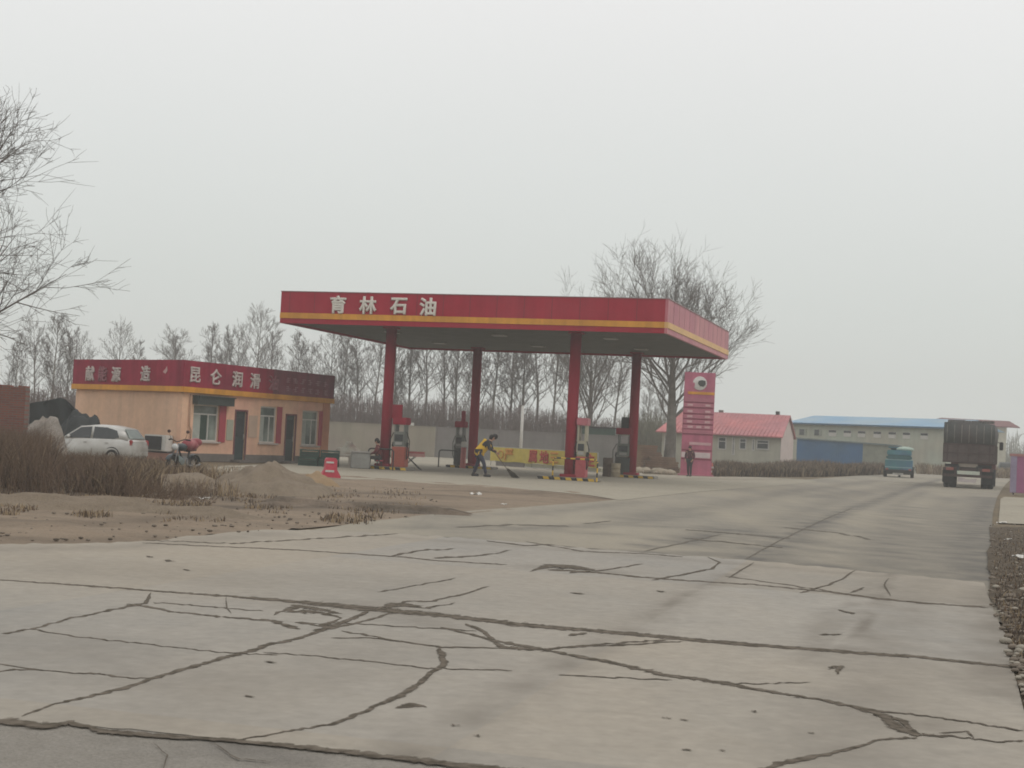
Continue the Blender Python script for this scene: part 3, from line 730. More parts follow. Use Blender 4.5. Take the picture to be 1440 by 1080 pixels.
# low grey wall, white base and the yellow banner
bl, br = at(686, 654), at(842, 665)
bd = (br - bl).normalized()
def banner():
    o = Vector((bl.x, bl.y, 0)); n = Vector((bd.y, -bd.x, 0)).normalized()
    if n.y > 0: n = -n
    s0, z0 = onplane(690, 655, o, bd); sA, zt = onplane(700, 629, o, bd); sB, zb = onplane(700, 648.5, o, bd)
    s1, _ = onplane(840, 655, o, bd); sm, _ = onplane(738, 655, o, bd)
    t = thing('banner_rail', 'steel rail frame carrying the yellow banner at the back of the forecourt', 'rail', tuple(o))
    b = MB(); L = s1 - s0
    for k in range(6): x = s0 + L * k / 5; b.tube([bd * x, bd * x + Vector((0, 0, zt + .02))], .025, 6)
    b.tube([bd * s0 + Vector((0, 0, zt + .02)), bd * s1 + Vector((0, 0, zt + .02))], .025, 6)
    b.build('rail_frame', ltgrey, t)
    bn = thing('banner', 'long yellow cloth banner with red and orange characters hung on the rail', 'banner', tuple(o))
    b = MB(); N = 60; vs = []
    for k in range(N + 1):
        x = s0 + L * k / N
        for i, z in enumerate((zb, (zb + zt) / 2, zt)):
            off = .07 + .02 * math.sin(k * .9 + i) + .012 * math.sin(k * 2.3)
            q = bd * x + n * off; vs.append((q.x, q.y, z + (.02 * math.sin(k * .5) if i == 0 else 0)))
    b.add(vs, [(3 * k + i, 3 * k + 3 + i, 3 * k + 4 + i, 3 * k + 1 + i) for k in range(N) for i in (0, 1)], 0, True)
    cloth = b.build('cloth', mat('yellow_cloth', (.55, .44, .10), .8, .12, 3), bn)
    rt = mat('banner_red', (.42, .07, .05), .8, .15, 6); ot = mat('banner_orange', (.55, .25, .05), .8, .15, 6)
    zc = (zb + zt) / 2; h = zt - zb
    for px, ch, m in ((706, '○', ot), (717, '严', ot), (751, '属', rt), (767, '地', rt), (781, '三', ot), (832, '主', rt)):
        s, _ = onplane(px, 640, o, bd)
        if ch == '○':
            q = MB(); ring = []
            q.M = Matrix((bd, Vector((0, 0, 1)), n)).transposed().to_4x4(); q.M.translation = bd * s + n * .12 + Vector((0, 0, zc))
            pts = [(.23 * math.cos(a * math.pi / 8), .23 * math.sin(a * math.pi / 8), 0) for a in range(17)]
            q.tube(pts, .035, 6); q.build('character', m, cloth)
        else:
            text_obj('character', ch, h * .92, m, cloth, bd * s + n * .115 + Vector((0, 0, zc)), bd, n, depth=.01, bold=.025)
    # what stands under it
    k = thing('low_wall', 'low pale kerb wall under the right half of the yellow banner', 'wall', tuple(o))
    b = MB(); b.prism([bd * sm, bd * (s1 + .3), bd * (s1 + .3) - n * .25, bd * sm - n * .25], (0, 0, zb * .92)); b.build('wall_block', mat('pale_green_wall', (.36, .35, .27), .9, .12), k)
    b = MB(); b.prism([bd * sm + n * .03, bd * (s1 + .3) + n * .03, bd * (s1 + .3) - n * .28, bd * sm - n * .28], (0, 0, .06)); b.build('footing', frw, k)
    k = thing('grey_cabinet', 'grey equipment box under the left half of the yellow banner', 'cabinet', tuple(o))
    sg0, _ = onplane(697, 655, o, bd)
    b = MB(); b.prism([bd * sg0, bd * (sm - .05), bd * (sm - .05) - n * .3, bd * sg0 - n * .3], (0, 0, zb * .9)); b.build('cabinet_body', mat('mauve_grey', (.22, .20, .19), .8, .12), k)
    b = MB(); b.prism([bd * (sg0 - .03) + n * .03, bd * (sm - .06) + n * .03, bd * (sm - .06) - n * .33, bd * (sg0 - .03) - n * .33], (0, 0, .05))
    c_ = b.build('cabinet_lid', grey, k); c_.location.z = zb * .9
banner()

# ------------------------------------------------------------------ station building
CB = dep(254.5, 600, 55.7 * K); CB.z = 0
def rect_building():
    rdir = Vector((math.cos(R(60)), math.sin(R(60)), 0)); ldir = Vector((-math.cos(R(41)), math.sin(R(41)), 0))
    def reach(px, dr):
        s, z = onplane(px, 600, CB, dr); return s
    Lr = reach(462, rdir); Ll = reach(104, ldir)
    top = CAMH + 88.9 / F * CB.y; fb = onplane(254.5, 551, CB, rdir)[1]
    return rdir, ldir, Lr, Ll, top, fb
rdir, ldir, Lr, Ll, btop, fbot = rect_building()
nr = Vector((rdir.y, -rdir.x, 0)); nl = Vector((-ldir.y, ldir.x, 0))
if nl.y > 0: nl = -nl
bt = thing('station_shop', 'flat roofed peach station shop with red and yellow fascia', 'building', (CB.x, CB.y, 0))
def rz_(px, py): return onplane(px, py, CB, rdir)
def holes_wall(dr, n, L, z0, z1, th, holes, m, name):
    xs = sorted({0, L} | {h[0] for h in holes} | {h[1] for h in holes}); zs = sorted({z0, z1} | {h[2] for h in holes} | {h[3] for h in holes})
    mb = MB()
    for a, b in zip(xs, xs[1:]):
        run = None
        for c, d in zip(zs, zs[1:]):
            if any(h[0] <= (a + b) / 2 <= h[1] and h[2] <= (c + d) / 2 <= h[3] for h in holes): continue
            mb.prism([dr * a + Vector((0, 0, c)), dr * b + Vector((0, 0, c)), dr * b + Vector((0, 0, d)), dr * a + Vector((0, 0, d))], -n * th)
    return mb.build(name, m, bt)
def win(px0, px1, py0, py1):
    s0, za = rz_(px0, py0); s1, _ = rz_(px1, py0); _, zb_ = rz_(px0, py1)
    return (s0, s1, zb_, za)
W1 = win(273, 309, 568, 620); W2 = win(367, 390, 571, 622.5); W3 = win(426, 449, 577, 626)
D1 = win(332, 347, 578, 649); D2 = win(403, 416, 584, 651)
D1 = (D1[0], D1[1], 0.0, D1[3]); D2 = (D2[0], D2[1], 0.0, D2[3])
holes_wall(rdir, nr, Lr, 0, fbot, .24, [W1, W2, W3, D1, D2], peach2, 'wall')
mb = MB(); mb.prism([ldir * .25, ldir * Ll, ldir * Ll + Vector((0, 0, fbot)), ldir * .25 + Vector((0, 0, fbot))], -nl * .24); mb.build('wall', peach, bt)
e = rdir * Lr; e2 = e + ldir * Ll; e3 = ldir * Ll
mb = MB(); mb.prism([e - rdir * .24 - nr * .25, e2 - rdir * .24, e2, e - nr * .25], (0, 0, fbot)); mb.prism([e3 + rdir * .25, e3 - nr * -.0 + rdir * (Lr - .3), e3 + rdir * (Lr - .3) - ldir * .24, e3 + rdir * .25 - ldir * .24], (0, 0, fbot)); mb.build('wall', plinth, bt)
mb = MB(); mb.prism([rdir * .2 + ldir * .2, rdir * (Lr - .1) + ldir * .2, e2 - ldir * .1 - rdir * .1, e3 - ldir * .1 + rdir * .1], (0, 0, .1)); r_ = mb.build('roof', grey, bt); r_.location.z = btop - .3
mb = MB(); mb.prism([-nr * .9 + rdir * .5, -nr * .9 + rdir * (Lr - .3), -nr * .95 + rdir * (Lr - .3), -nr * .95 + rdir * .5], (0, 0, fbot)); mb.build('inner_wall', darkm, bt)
# plinth course
mb = MB()
_cuts = [0, D1[0] - .02, D1[1] + .02, D2[0] - .02, D2[1] + .02, Lr]
for a, b_ in ((0, 1), (2, 3), (4, 5)):
    mb.prism([rdir * _cuts[a] + nr * .05, rdir * _cuts[b_] + nr * .05, rdir * _cuts[b_] - nr * -.002, rdir * _cuts[a] - nr * -.002], (0, 0, .34))
mb.prism([ldir * .0 + nl * .05, ldir * Ll + nl * .05, ldir * Ll + nl * .002, nl * .002], (0, 0, .34)); mb.build('plinth', plinth, bt)
# fascia: front (right) side and left side, red over yellow
fz = fbot; fy = fbot + (btop - fbot) * .17
def fpan(dr, n, a, b, z0, z1, off, m, name):
    q = MB(); q.prism([dr * a + n * off + Vector((0, 0, z0)), dr * b + n * off + Vector((0, 0, z0)), dr * b + n * off + Vector((0, 0, z1)), dr * a + n * off + Vector((0, 0, z1))], -n * (off + .1)); return q.build(name, m, bt)
sh = Lr * .56
fpan(rdir, nr, -.18, sh, fy, btop, .15, redlow, 'fascia_panel'); f2 = fpan(rdir, nr, sh, Lr + .1, fy, btop, .15, redfade2, 'fascia_panel')
f2['label'] = 'weathered darker red fascia panel'
fpan(rdir, nr, -.18, Lr + .1, fz, fy, .20, yel, 'fascia_stripe')
fpan(ldir, nl, -.18, Ll + .12, fy, btop, .15, redlow, 'fascia_panel'); fpan(ldir, nl, -.18, Ll + .12, fz, fy, .20, yel, 'fascia_stripe')
q = MB(); q.prism([rdir * (Lr + .1) + nr * .15, rdir * (Lr + .1) + ldir * Ll, rdir * Lr + ldir * Ll, rdir * Lr + nr * .15], (0, 0, btop - fz)); q_ = q.build('fascia_panel', redfade2, bt); q_.location.z = fz
for px, ch, m in ((274, '昆', dullwhite), (303, '仑', dullwhite), (333, '润', dullwhite), (358, '滑', dullwhite), (384, '油', pinkmark)):
    s, z = onplane(px, 527 + (px - 274) * .105, CB + nr * .15, rdir)
    text_obj('letter', ch, .72, m, bt, rdir * s + nr * .18 + Vector((0, 0, z)), rdir, nr, depth=.04, bold=.016, wid=1.0)
for px, ch in ((127.5, '献'), (145, '能'), (164, '源'), (205.5, '造')):
    s, z = onplane(px, 525.5 + (1.2 if ch == '源' else 0), CB + nl * .15, ldir)
    text_obj('letter', ch, .70, pinkmark if ch == '能' else dullwhite, bt, ldir * s + nl * .18 + Vector((0, 0, z)), -ldir, nl, depth=.04, bold=.018, wid=1.0)
# remnant of the missing logo: one pale pink flake
s, z = onplane(233, 521, CB + nl * .15, ldir)
q = MB(); q.M = Matrix((-ldir, Vector((0, 0, 1)), nl)).transposed().to_4x4(); q.M.translation = ldir * s + nl * .165 + Vector((0, 0, z))
q.prism([(-.17, -.06, 0), (.02, -.14, 0), (.15, -.02, 0), (.10, .18, 0), (0, .06, 0)], (0, 0, .015)); q.build('logo_remnant', mat('pale_pink', (.55, .32, .31), .7, .1), bt)
# ghosts of removed small lettering at the far end of the front
q = MB()
for row, py in ((0, 538), (1, 550)):
    for i in range(6):
        px = 405 + i * 10.5
        s, z = onplane(px, py + (px - 400) * .115 - 4, CB + nr * .15, rdir)
        for k in range(3):
            q.box(rdir * (s + random.uniform(-.08, .08)) + nr * .155 + Vector((0, 0, z + (k - 1) * .09)), (.3 * random.uniform(.6, 1), .012, .035), math.atan2(rdir.y, rdir.x))
        q.box(rdir * s + nr * .153 + Vector((0, 0, z)), (.04, .012, .24), math.atan2(rdir.y, rdir.x))
q.build('ghost_lettering', mat('ghost_paint', (.33, .16, .18), .8, .15), bt)
# windows
ra = math.atan2(rdir.y, rdir.x)
def rbox(mb, s0, s1, z0, z1, o0, o1, mi=0):
    mb.prism([rdir * s0 + nr * o0 + Vector((0, 0, z0)), rdir * s1 + nr * o0 + Vector((0, 0, z0)), rdir * s1 + nr * o0 + Vector((0, 0, z1)), rdir * s0 + nr * o0 + Vector((0, 0, z1))], nr * (o1 - o0), mi)
for i, W in enumerate((W1, W2, W3)):
    q = MB(); s0, s1, z0, z1 = W; f_ = .06
    rbox(q, s0, s1, z0, z0 + f_, -.16, -.08); rbox(q, s0, s1, z1 - f_, z1, -.16, -.08); rbox(q, s0, s0 + f_, z0 + f_, z1 - f_, -.16, -.08); rbox(q, s1 - f_, s1, z0 + f_, z1 - f_, -.16, -.08)
    zt = z0 + (z1 - z0) * .72
    rbox(q, s0 + f_, s1 - f_, zt, zt + f_, -.16, -.08)
    xm = s0 + (s1 - s0) * .62; rbox(q, xm, xm + .05, z0 + f_, zt, -.155, -.085)
    wo_ = q.build('window', frw, bt)
    q = MB(); rbox(q, s0 + f_, s1 - f_, z0 + f_, z1 - f_, -.135, -.12); q.build('pane', glass, wo_)
    # curtain strips seen through the glass line
    q = MB(); rbox(q, s0 + f_, s0 + (s1 - s0) * .35, z0 + f_, zt, -.119, -.114); q.build('curtain', mat('pale_curtain', (.36, .38, .34), .9, .15, 3), wo_)
    if i == 0:
        q = MB(); rbox(q, xm - (xm - s0) * .42, xm - .02, z0 + f_, zt, -.1185, -.113); q.build('curtain', mat('green_curtain', (.035, .06, .045), .9, .15, 3), wo_)
    q = MB(); rbox(q, s0 - .08, s1 + .08, z0 - .07, z0, 0.0, .12); q.build('sill', mat('stone_sill', (.45, .40, .36), .8, .15), wo_)
    # red reveal strip on the right
    q = MB(); rbox(q, s1, s1 + (.42 if i == 0 else .34), z0 - (.02), z1 + .02, .004, .05); q.build('red_shutter', mat('shutter_red', (.36, .05, .07), .6, .12), wo_)
# awning over the first window
s0, za = rz_(271, 557); s1, _ = rz_(322, 557); _, zb_ = rz_(271, 568)
q = MB(); rbox(q, s0, s1, zb_, za, .02, .35); rbox(q, s0 - .02, s1 + .02, za, za + .05, .02, .42); q.build('roller_awning', mat('awning_black', (.04, .05, .045), .7, .2), bt)
# doors
for D in (D1, D2):
    q = MB(); s0, s1, z0, z1 = D
    rbox(q, s0, s1, 0.02, z1, -.14, -.08); d_ = q.build('door', doord, bt)
    q = MB(); rbox(q, s0 + .15, s1 - .1, z1 * .5, z1 - .2, -.079, -.07); q.build('door_pane', glassd, d_)
    q = MB(); q.tube([rdir * (s1 - .08) - nr * .04 + Vector((0, 0, 1.0)), rdir * (s1 - .08) - nr * .04 + Vector((0, 0, 1.25))], .02, 6); q.build('door_handle', ltgrey, d_)
    q = MB(); rbox(q, s0 - .07, s0, 0, z1 + .07, -.05, .03); rbox(q, s1, s1 + .07, 0, z1 + .07, -.05, .03); rbox(q, s0, s1, z1, z1 + .07, -.05, .03); q.build('door_frame', mat('frame_maroon', (.16, .05, .06), .6, .15), bt)
    q = MB(); rbox(q, s0 - .25, s1 + .25, 0, .1, .05, .6); q.build('door_step', plinth, bt)
# notice boards, right hand pilaster
for (a, b_, c, d), m in (((319, 328, 590, 619), mat('notice_grey', (.36, .36, .28), .7, .1)), ((350, 362, 584, 615), mat('notice_beige', (.50, .36, .27), .7, .1))):
    s0, za = rz_(a, c); s1, _ = rz_(b_, c); _, zb_ = rz_(a, d)
    q = MB(); rbox(q, s0, s1, zb_, za, .004, .03); q.build('notice_board', m, bt)
q = MB(); rbox(q, Lr - .55, Lr - .02, .35, fbot - .01, .002, .06); q.build('pilaster', mat('pilaster_orange', (.50, .22, .13), .85, .12), bt)
# downpipe by the corner
q = MB(); q.tube([rdir * .55 + nr * .08 + Vector((0, 0, .1)), rdir * .55 + nr * .08 + Vector((0, 0, 1.3)), rdir * .42 + nr * .08 + Vector((0, 0, 1.5)), rdir * .42 + nr * .08 + Vector((0, 0, fbot - .05))], .03, 8); q.build('cable_pipe', mat('pipe_peach', (.40, .25, .17), .8, .1), bt)

# air conditioner outdoor unit on the left side wall
s0, za = onplane(231, 612, CB + nl * .5, ldir); s1, zb_ = onplane(200, 633, CB + nl * .5, ldir)
t = thing('air_conditioner', 'white air conditioner outdoor unit with dark grille on the blank side wall', 'air conditioner', tuple(CB + nl * .3 + ldir * ((s0 + s1) / 2) + Vector((0, 0, zb_))), math.atan2(-ldir.y, -ldir.x))
w_ = abs(s1 - s0); h_ = za - zb_
q = MB(); q.box((0, .06, h_ / 2), (w_, .42, h_), bev=.03); q.build('casing', frw, t)
q = MB(); q.box((-w_ * .04, -.16, h_ / 2), (w_ * .78, .03, h_ * .82))
for k in range(9): q.box((-w_ * .04, -.18, h_ * (.13 + k * .0925)), (w_ * .78, .015, .012))
q.build('grille', darkm, t)
q = MB(); q.tube([(-w_ * .35, .1, 0), (-w_ * .35, .3, -.12)], .025, 6); q.tube([(w_ * .35, .1, 0), (w_ * .35, .3, -.12)], .025, 6); q.box((0, .2, -.03), (w_, .4, .04)); q.build('bracket', darkm, t)
q = MB(); q.box((.0, .05, -.32), (w_ * 1.4, .35, .5), bev=.02); q.build('brick_support', mat('support_red', (.30, .15, .11), .9, .2), t)

# ------------------------------------------------------------------ persons
def skin(name, chain, edges, root, m, parent, sub=1, sm=True):
    me = bpy.data.meshes.new(name); keys = list(chain)
    me.from_pydata([chain[k][0] for k in keys], [(keys.index(a), keys.index(b)) for a, b in edges], [])
    o = bpy.data.objects.new(name, me); C.objects.link(o)
    o.modifiers.new('skin', 'SKIN'); md = o.modifiers.new('sub', 'SUBSURF'); md.levels = md.render_levels = sub
    for i, k in enumerate(keys):
        r = chain[k][1]; r = r if isinstance(r, tuple) else (r, r)
        me.skin_vertices[0].data[i].radius = r; me.skin_vertices[0].data[i].use_root = (k == root)
    dg = bpy.context.evaluated_depsgraph_get()
    n = bpy.data.meshes.new_from_object(o.evaluated_get(dg)); bpy.data.objects.remove(o)
    n.materials.clear(); n.materials.append(m)
    for p in n.polygons: p.use_smooth = sm
    r = bpy.data.objects.new(name, n); C.objects.link(r); r.parent = parent
    return r
skinm = mat('skin', (.42, .24, .17), .6, .08); hairm = mat('black_hair', (.018, .015, .014), .7, .2); shoe = mat('black_shoe', (.03, .028, .028), .6, .15)
def person(label, loc, rz, J, coat, trousers, sc=1.0, hood=False, vest=None):
    """J: joints facing +X (hip, chest, neck, head, per side shoulder/elbow/wrist/knee/ankle)."""
    t = thing('person', label, 'person', loc, rz); t.scale = (sc, sc, sc)
    V3 = Vector
    ch = {'pel': (V3(J['hip']), (.13, .15)), 'waist': (V3(J['hip']).lerp(V3(J['chest']), .45), (.11, .135)), 'chest': (V3(J['chest']), (.12, .16)), 'neck': (V3(J['neck']), .055)}
    hd = V3(J['head']); fw = V3(J['face']).normalized(); upv = (hd - V3(J['neck'])).normalized(); fw = (fw - upv * fw.dot(upv)).normalized()
    ch['h0'] = (hd - upv * .07 + fw * .01, (.065, .07)); ch['h1'] = (hd + fw * .005, (.092, .085)); ch['h2'] = (hd + upv * .075 - fw * .005, (.08, .075))
    ed = [('pel', 'waist'), ('waist', 'chest'), ('chest', 'neck'), ('neck', 'h0'), ('h0', 'h1'), ('h1', 'h2')]
    for s in 'LR':
        sh_, el, wr, hp, kn, an, toe = [V3(J[k + s]) for k in ('sh', 'el', 'wr', 'hp', 'kn', 'an', 'toe')]
        ch['sh' + s] = (sh_, .06); ch['el' + s] = (el, .042); ch['wr' + s] = (wr, .028)
        hv = (wr - el).normalized(); ax_ = V3((0, 1, 0)) if abs(hv.y) < .8 else V3((0, 0, 1)); sd_ = hv.cross(ax_).normalized()
        cv = hv.cross(sd_).normalized()
        palm = wr + hv * .05; ch['pm' + s] = (palm, (.038, .022)); ed += [('chest', 'sh' + s), ('sh' + s, 'el' + s), ('el' + s, 'wr' + s), ('wr' + s, 'pm' + s)]
        for i, (o_, ln) in enumerate(((-.028, .062), (-.009, .075), (.01, .07), (.028, .055))):
            a = palm + hv * .045 + sd_ * o_; b = a + hv * ln * .5 + cv * .012; c = b + hv * ln * .3 + cv * .03
            ch[f'f{i}a' + s] = (a, .011); ch[f'f{i}b' + s] = (b, .0095); ch[f'f{i}c' + s] = (c, .008)
            ed += [('pm' + s, f'f{i}a' + s), (f'f{i}a' + s, f'f{i}b' + s), (f'f{i}b' + s, f'f{i}c' + s)]
        a = palm - sd_ * .04 + hv * .0; b = a - sd_ * .022 + hv * .03 + cv * .01
        ch['ta' + s] = (a, .013); ch['tb' + s] = (b, .011); ed += [('pm' + s, 'ta' + s), ('ta' + s, 'tb' + s)]
        ch['hp' + s] = (hp, .085); ch['kn' + s] = (kn, .058); ch['an' + s] = (an, .04); ch['toe' + s] = (toe, (.035, .03))
        ed += [('pel', 'hp' + s), ('hp' + s, 'kn' + s), ('kn' + s, 'an' + s), ('an' + s, 'toe' + s)]
    body = skin('body', ch, ed, 'pel', skinm, t)
    up = {k: (ch[k][0], tuple(x + .03 for x in (ch[k][1] if isinstance(ch[k][1], tuple) else (ch[k][1],) * 2))) for k in ('pel', 'waist', 'chest', 'shL', 'shR', 'elL', 'elR')}
    e2 = [('pel', 'waist'), ('waist', 'chest')]
    up['nk'] = (V3(J['chest']).lerp(V3(J['neck']), .75), (.08, .08)); e2.append(('chest', 'nk'))
    for s in 'LR':
        up['wr' + s] = (V3(J['wr' + s]).lerp(V3(J['el' + s]), .12), (.048, .048)); e2 += [('chest', 'sh' + s), ('sh' + s, 'el' + s), ('el' + s, 'wr' + s)]
    skin('jacket', up, e2, 'chest', coat, t)
    if vest:
        vv = {k: (up[k][0], tuple(x + .045 for x in up[k][1])) for k in ('pel', 'waist', 'chest')}
        vv['hem'] = (V3(J['hip']) - V3((0, 0, .20)), (.235, .235)); vv['shv'] = (V3(J['chest']).lerp(V3(J['neck']), .35), (.17, .22))
        skin('safety_vest', vv, [('hem', 'pel'), ('pel', 'waist'), ('waist', 'chest'), ('chest', 'shv')], 'waist', vest, t)
        q = MB(); q.ball(hd - fw * .06 - upv * .10, .085, 12, 0, (1, 1, 1.5)); q.ball(hd - fw * .02 - upv * .17 + V3((0, 0, -.05)), .06, 10, 0, (1, 1, 1.8)); q.build('long_hair', hairm, t)
    tr = {'pel': (ch['pel'][0] - V3((0, 0, .02)), (.145, .165))}; e3 = []
    for s in 'LR':
        tr['hp' + s] = (ch['hp' + s][0], .105); tr['kn' + s] = (ch['kn' + s][0], .08); tr['an' + s] = (ch['an' + s][0] + V3((0, 0, .02)), .06)
        e3 += [('pel', 'hp' + s), ('hp' + s, 'kn' + s), ('kn' + s, 'an' + s)]
        q = MB(); a = V3(J['an' + s]); b = V3(J['toe' + s]); dr = (b - a); dr.z = 0; dr.normalize()
        q.M = Matrix.Translation((a.x, a.y, 0)) @ Matrix.Rotation(math.atan2(dr.y, dr.x), 4, 'Z')
        q.ball((.06, 0, .05), .1, 12, 0, (1.5, .5, .55)); q.tube([(0, 0, .03), (0, 0, .14)], .052, 8); q.box((.06, 0, .015), (.27, .09, .03), bev=.01); q.build('shoe', shoe, t)
    skin('trousers', tr, e3, 'pel', trousers, t)
    # hair, face
    q = MB(); n = 14
    q.ball(hd + upv * .045 - fw * .022, .108, 14, 0, (1, .95, 1)); q.ball(hd - fw * .055 - upv * .03, .085, 12); q.build('hair', coat if hood else hairm, t)
    sdh = upv.cross(fw).normalized()
    q = MB(); q.ball(hd + fw * .088 - upv * .012, .016, 8, 0, (1, 1, 1.3)); q.ball(hd + sdh * .088, .022, 8); q.ball(hd - sdh * .088, .022, 8); q.build('nose_and_ears', skinm, body)
    q = MB()
    for s in (-1, 1): q.ball(hd + fw * .082 + sdh * s * .032 + upv * .012, .010, 8)
    q.build('eyes', hairm, body)
    q = MB(); q.box(hd + fw * .078 - upv * .05, (.02, .045, .008), math.atan2(fw.y, fw.x)); q.build('mouth', mat('lips', (.3, .12, .1), .6, .05), body)
    return t
# the sweeper: bent forward to the right, both hands on the broom
ps = at(676, 670.5)
J = dict(hip=(-.10, 0, .93), chest=(.19, 0, 1.27), neck=(.33, 0, 1.40), head=(.44, 0, 1.48), face=(.8, 0, -.7),
         shL=(.24, .19, 1.30), elL=(.34, .22, 1.02), wrL=(.56, .09, .92), shR=(.24, -.19, 1.30), elR=(.32, -.24, 1.03), wrR=(.43, -.07, 1.03),
         hpL=(-.10, .10, .88), knL=(-.16, .12, .48), anL=(-.30, .12, .10), toeL=(-.16, .14, .04), hpR=(-.10, -.10, .88), knR=(.12, -.12, .50), anR=(.20, -.13, .09), toeR=(.35, -.13, .04))
sw = person('person in yellow safety vest and dark trousers bending forward to sweep the forecourt', (ps.x, ps.y, .012), R(-8), J,
            mat('dark_jacket', (.035, .033, .036), .8, .15, 5), mat('navy_trousers', (.03, .032, .055), .8, .2, 5), sc=1.12, vest=mat('yellow_vest', (.66, .40, .03), .7, .12, 5))
# broom: handle through both hands, brush on the ground
t = thing('broom', 'long handled twig broom held by the sweeper, its brush on the ground', 'broom', (ps.x, ps.y, .012), R(-8))
q = MB(); a = Vector((.40, .0, 1.22)); b_ = Vector((1.12, .0, .34)); q.tube([a, b_], .014, 8); q.build('handle', mat('broom_handle', (.10, .08, .06), .7, .2), t)
q = MB()
random.seed(3)
for i in range(90):
    e_ = Vector((1.12 + random.uniform(.18, .55), random.uniform(-.2, .2), .012 + random.uniform(0, .03)))
    s_ = b_ + Vector((random.gauss(0, .012), random.gauss(0, .012), random.uniform(-.04, .06))); md_ = s_.lerp(e_, .55) + Vector((0, random.gauss(0, .01), .03))
    q.tube([s_, md_, e_], [.008, .007, .004], 4)
q.build('twig_brush', mat('twigs', (.06, .05, .035), .9, .25), t)
# seated person by the left front column
pz = beside(c1, 535, -.1)
J = dict(hip=(0, 0, .50), chest=(.07, 0, .88), neck=(.11, 0, 1.08), head=(.16, 0, 1.20), face=(1, 0, -.15),
         shL=(.07, .19, .98), elL=(.16, .24, .72), wrL=(.38, .14, .66), shR=(.07, -.19, .98), elR=(.16, -.24, .72), wrR=(.38, -.12, .66),
         hpL=(.05, .10, .49), knL=(.45, .14, .50), anL=(.42, .14, .10), toeL=(.56, .15, .04), hpR=(.05, -.10, .49), knR=(.46, -.13, .50), anR=(.50, -.13, .09), toeR=(.64, -.14, .04))
person('person in dark maroon jacket seated facing left in front of the left front column', (pz.x, pz.y - .55, .012), R(172), J, mat('maroon_coat', (.13, .025, .03), .8, .15, 5), mat('dark_grey_trousers', (.05, .048, .045), .8, .2, 5), sc=1.02)
t = thing('stool', 'small stool under the seated person in maroon', 'stool', (pz.x, pz.y - .55, .012), R(172))
q = MB(); q.lathe([(0, .36), (.17, .36), (.18, .38), (.17, .405), (0, .405)], n=16); q.build('seat', rcone, t)
for k in range(4):
    a = k * math.pi / 2 + .78; q = MB(); q.tube([(.12 * math.cos(a), .12 * math.sin(a), .365), (.17 * math.cos(a), .17 * math.sin(a), 0)], .014, 6); q.build('leg', darkm, t)

# ------------------------------------------------------------------ price tower with a person in front
tb = at(978, 669.3)
m_tow = mat('tower_pink', (.46, .13, .20), .5, .12, 1.4, tint=(.40, .12, .17), streak=.15)
m_tow2 = mat('tower_row', (.44, .15, .20), .5, .12, 1.4); m_row = mat('tower_row_pale', (.58, .36, .38), .55, .12, 3)
ppm = F / tb.y; tw = 43 / ppm; th_ = 146 / ppm
t = thing('price_sign_tower', 'tall pink red price sign tower with round emblem beside the road', 'sign', (tb.x, tb.y, 0), R(-6))
q = MB(); q.box((0, 0, th_ / 2), (tw, .45, th_), bev=.02); tower = q.build('tower_body', m_tow, t)
q = MB(); q.box((tw * .06, -.235, th_ * .80), (tw * .86, .03, .16)); q.build('yellow_strip', yel, t)
for k, fz_ in enumerate((.735, .685, .625, .575, .525, .475, .43)):
    q = MB(); q.box((0, -.235, th_ * fz_), (tw * .94, .03, th_ * .036)); pr = q.build('price_row', m_tow2, t)
    if k in (1, 2, 3, 4, 5):
        q = MB(); random.seed(k)
        for x in ((-.28, .30) if k != 5 else (-.25, .03, .3)):
            q.box((tw * x, -.254, th_ * fz_), (tw * .17, .008, th_ * .02))
        q.build('row_text', m_row, pr)
    q = MB(); q.box((0, -.229, th_ * (fz_ - .026)), (tw * .97, .02, .07)); q.build('row_gap', mat('tower_gap', (.20, .03, .06), .6, .1), t)
q = MB(); q.box((tw * .1, -.235, th_ * .315), (tw * .7, .02, .16)); q.build('pale_line', m_row, t)
for x, wd_ in ((-.42, .14), (.02, .2), (.22, .2), (.38, .12)):
    q = MB(); q.box((tw * x, -.235, th_ * .205), (tw * wd_, .02, .32)); q.build('white_notice', mat('tower_white', (.6, .5, .5), .6, .12), t)
q = MB(); q.box((0, -.232, th_ * .165), (tw * .98, .02, .07)); q.box((0, -.232, th_ * .25), (tw * .98, .02, .07)); q.build('divider', mat('tower_gap', (.20, .03, .06)), t)
# emblem: white ring cut by a dark shape
q = MB(); q.lathe([(0, -.26), (.40, -.26), (.42, -.25), (.42, -.2)], (0, 0, th_ * .895), 24, 0, 'Y'); em = q.build('emblem', mat('emblem_white', (.62, .60, .57), .6, .12, 4), t)
q = MB(); q.prism([(-.12, -.265, th_ * .895 - .02), (.02, -.265, th_ * .895 - .17), (.22, -.265, th_ * .895 - .2), (.36, -.265, th_ * .895 - .05), (.33, -.265, th_ * .895 + .16), (.1, -.265, th_ * .895 + .2), (-.08, -.265, th_ * .895 + .15)], (0, -.02, 0)); q.build('dark_mark', mat('emblem_dark', (.05, .055, .05), .6, .2), em)
q = MB(); q.prism([(-.42, -.262, th_ * .895 + .05), (-.3, -.262, th_ * .895 - .0), (-.3, -.262, th_ * .895 - .22), (-.4, -.262, th_ * .895 - .2)], (0, -.012, 0)); q.build('pink_nick', m_tow, em)
q = MB(); q.box((0, 0, .06), (tw + .3, .9, .12), bev=.02); q.build('plinth', m_tow2, t)
pp = at(969, 670)
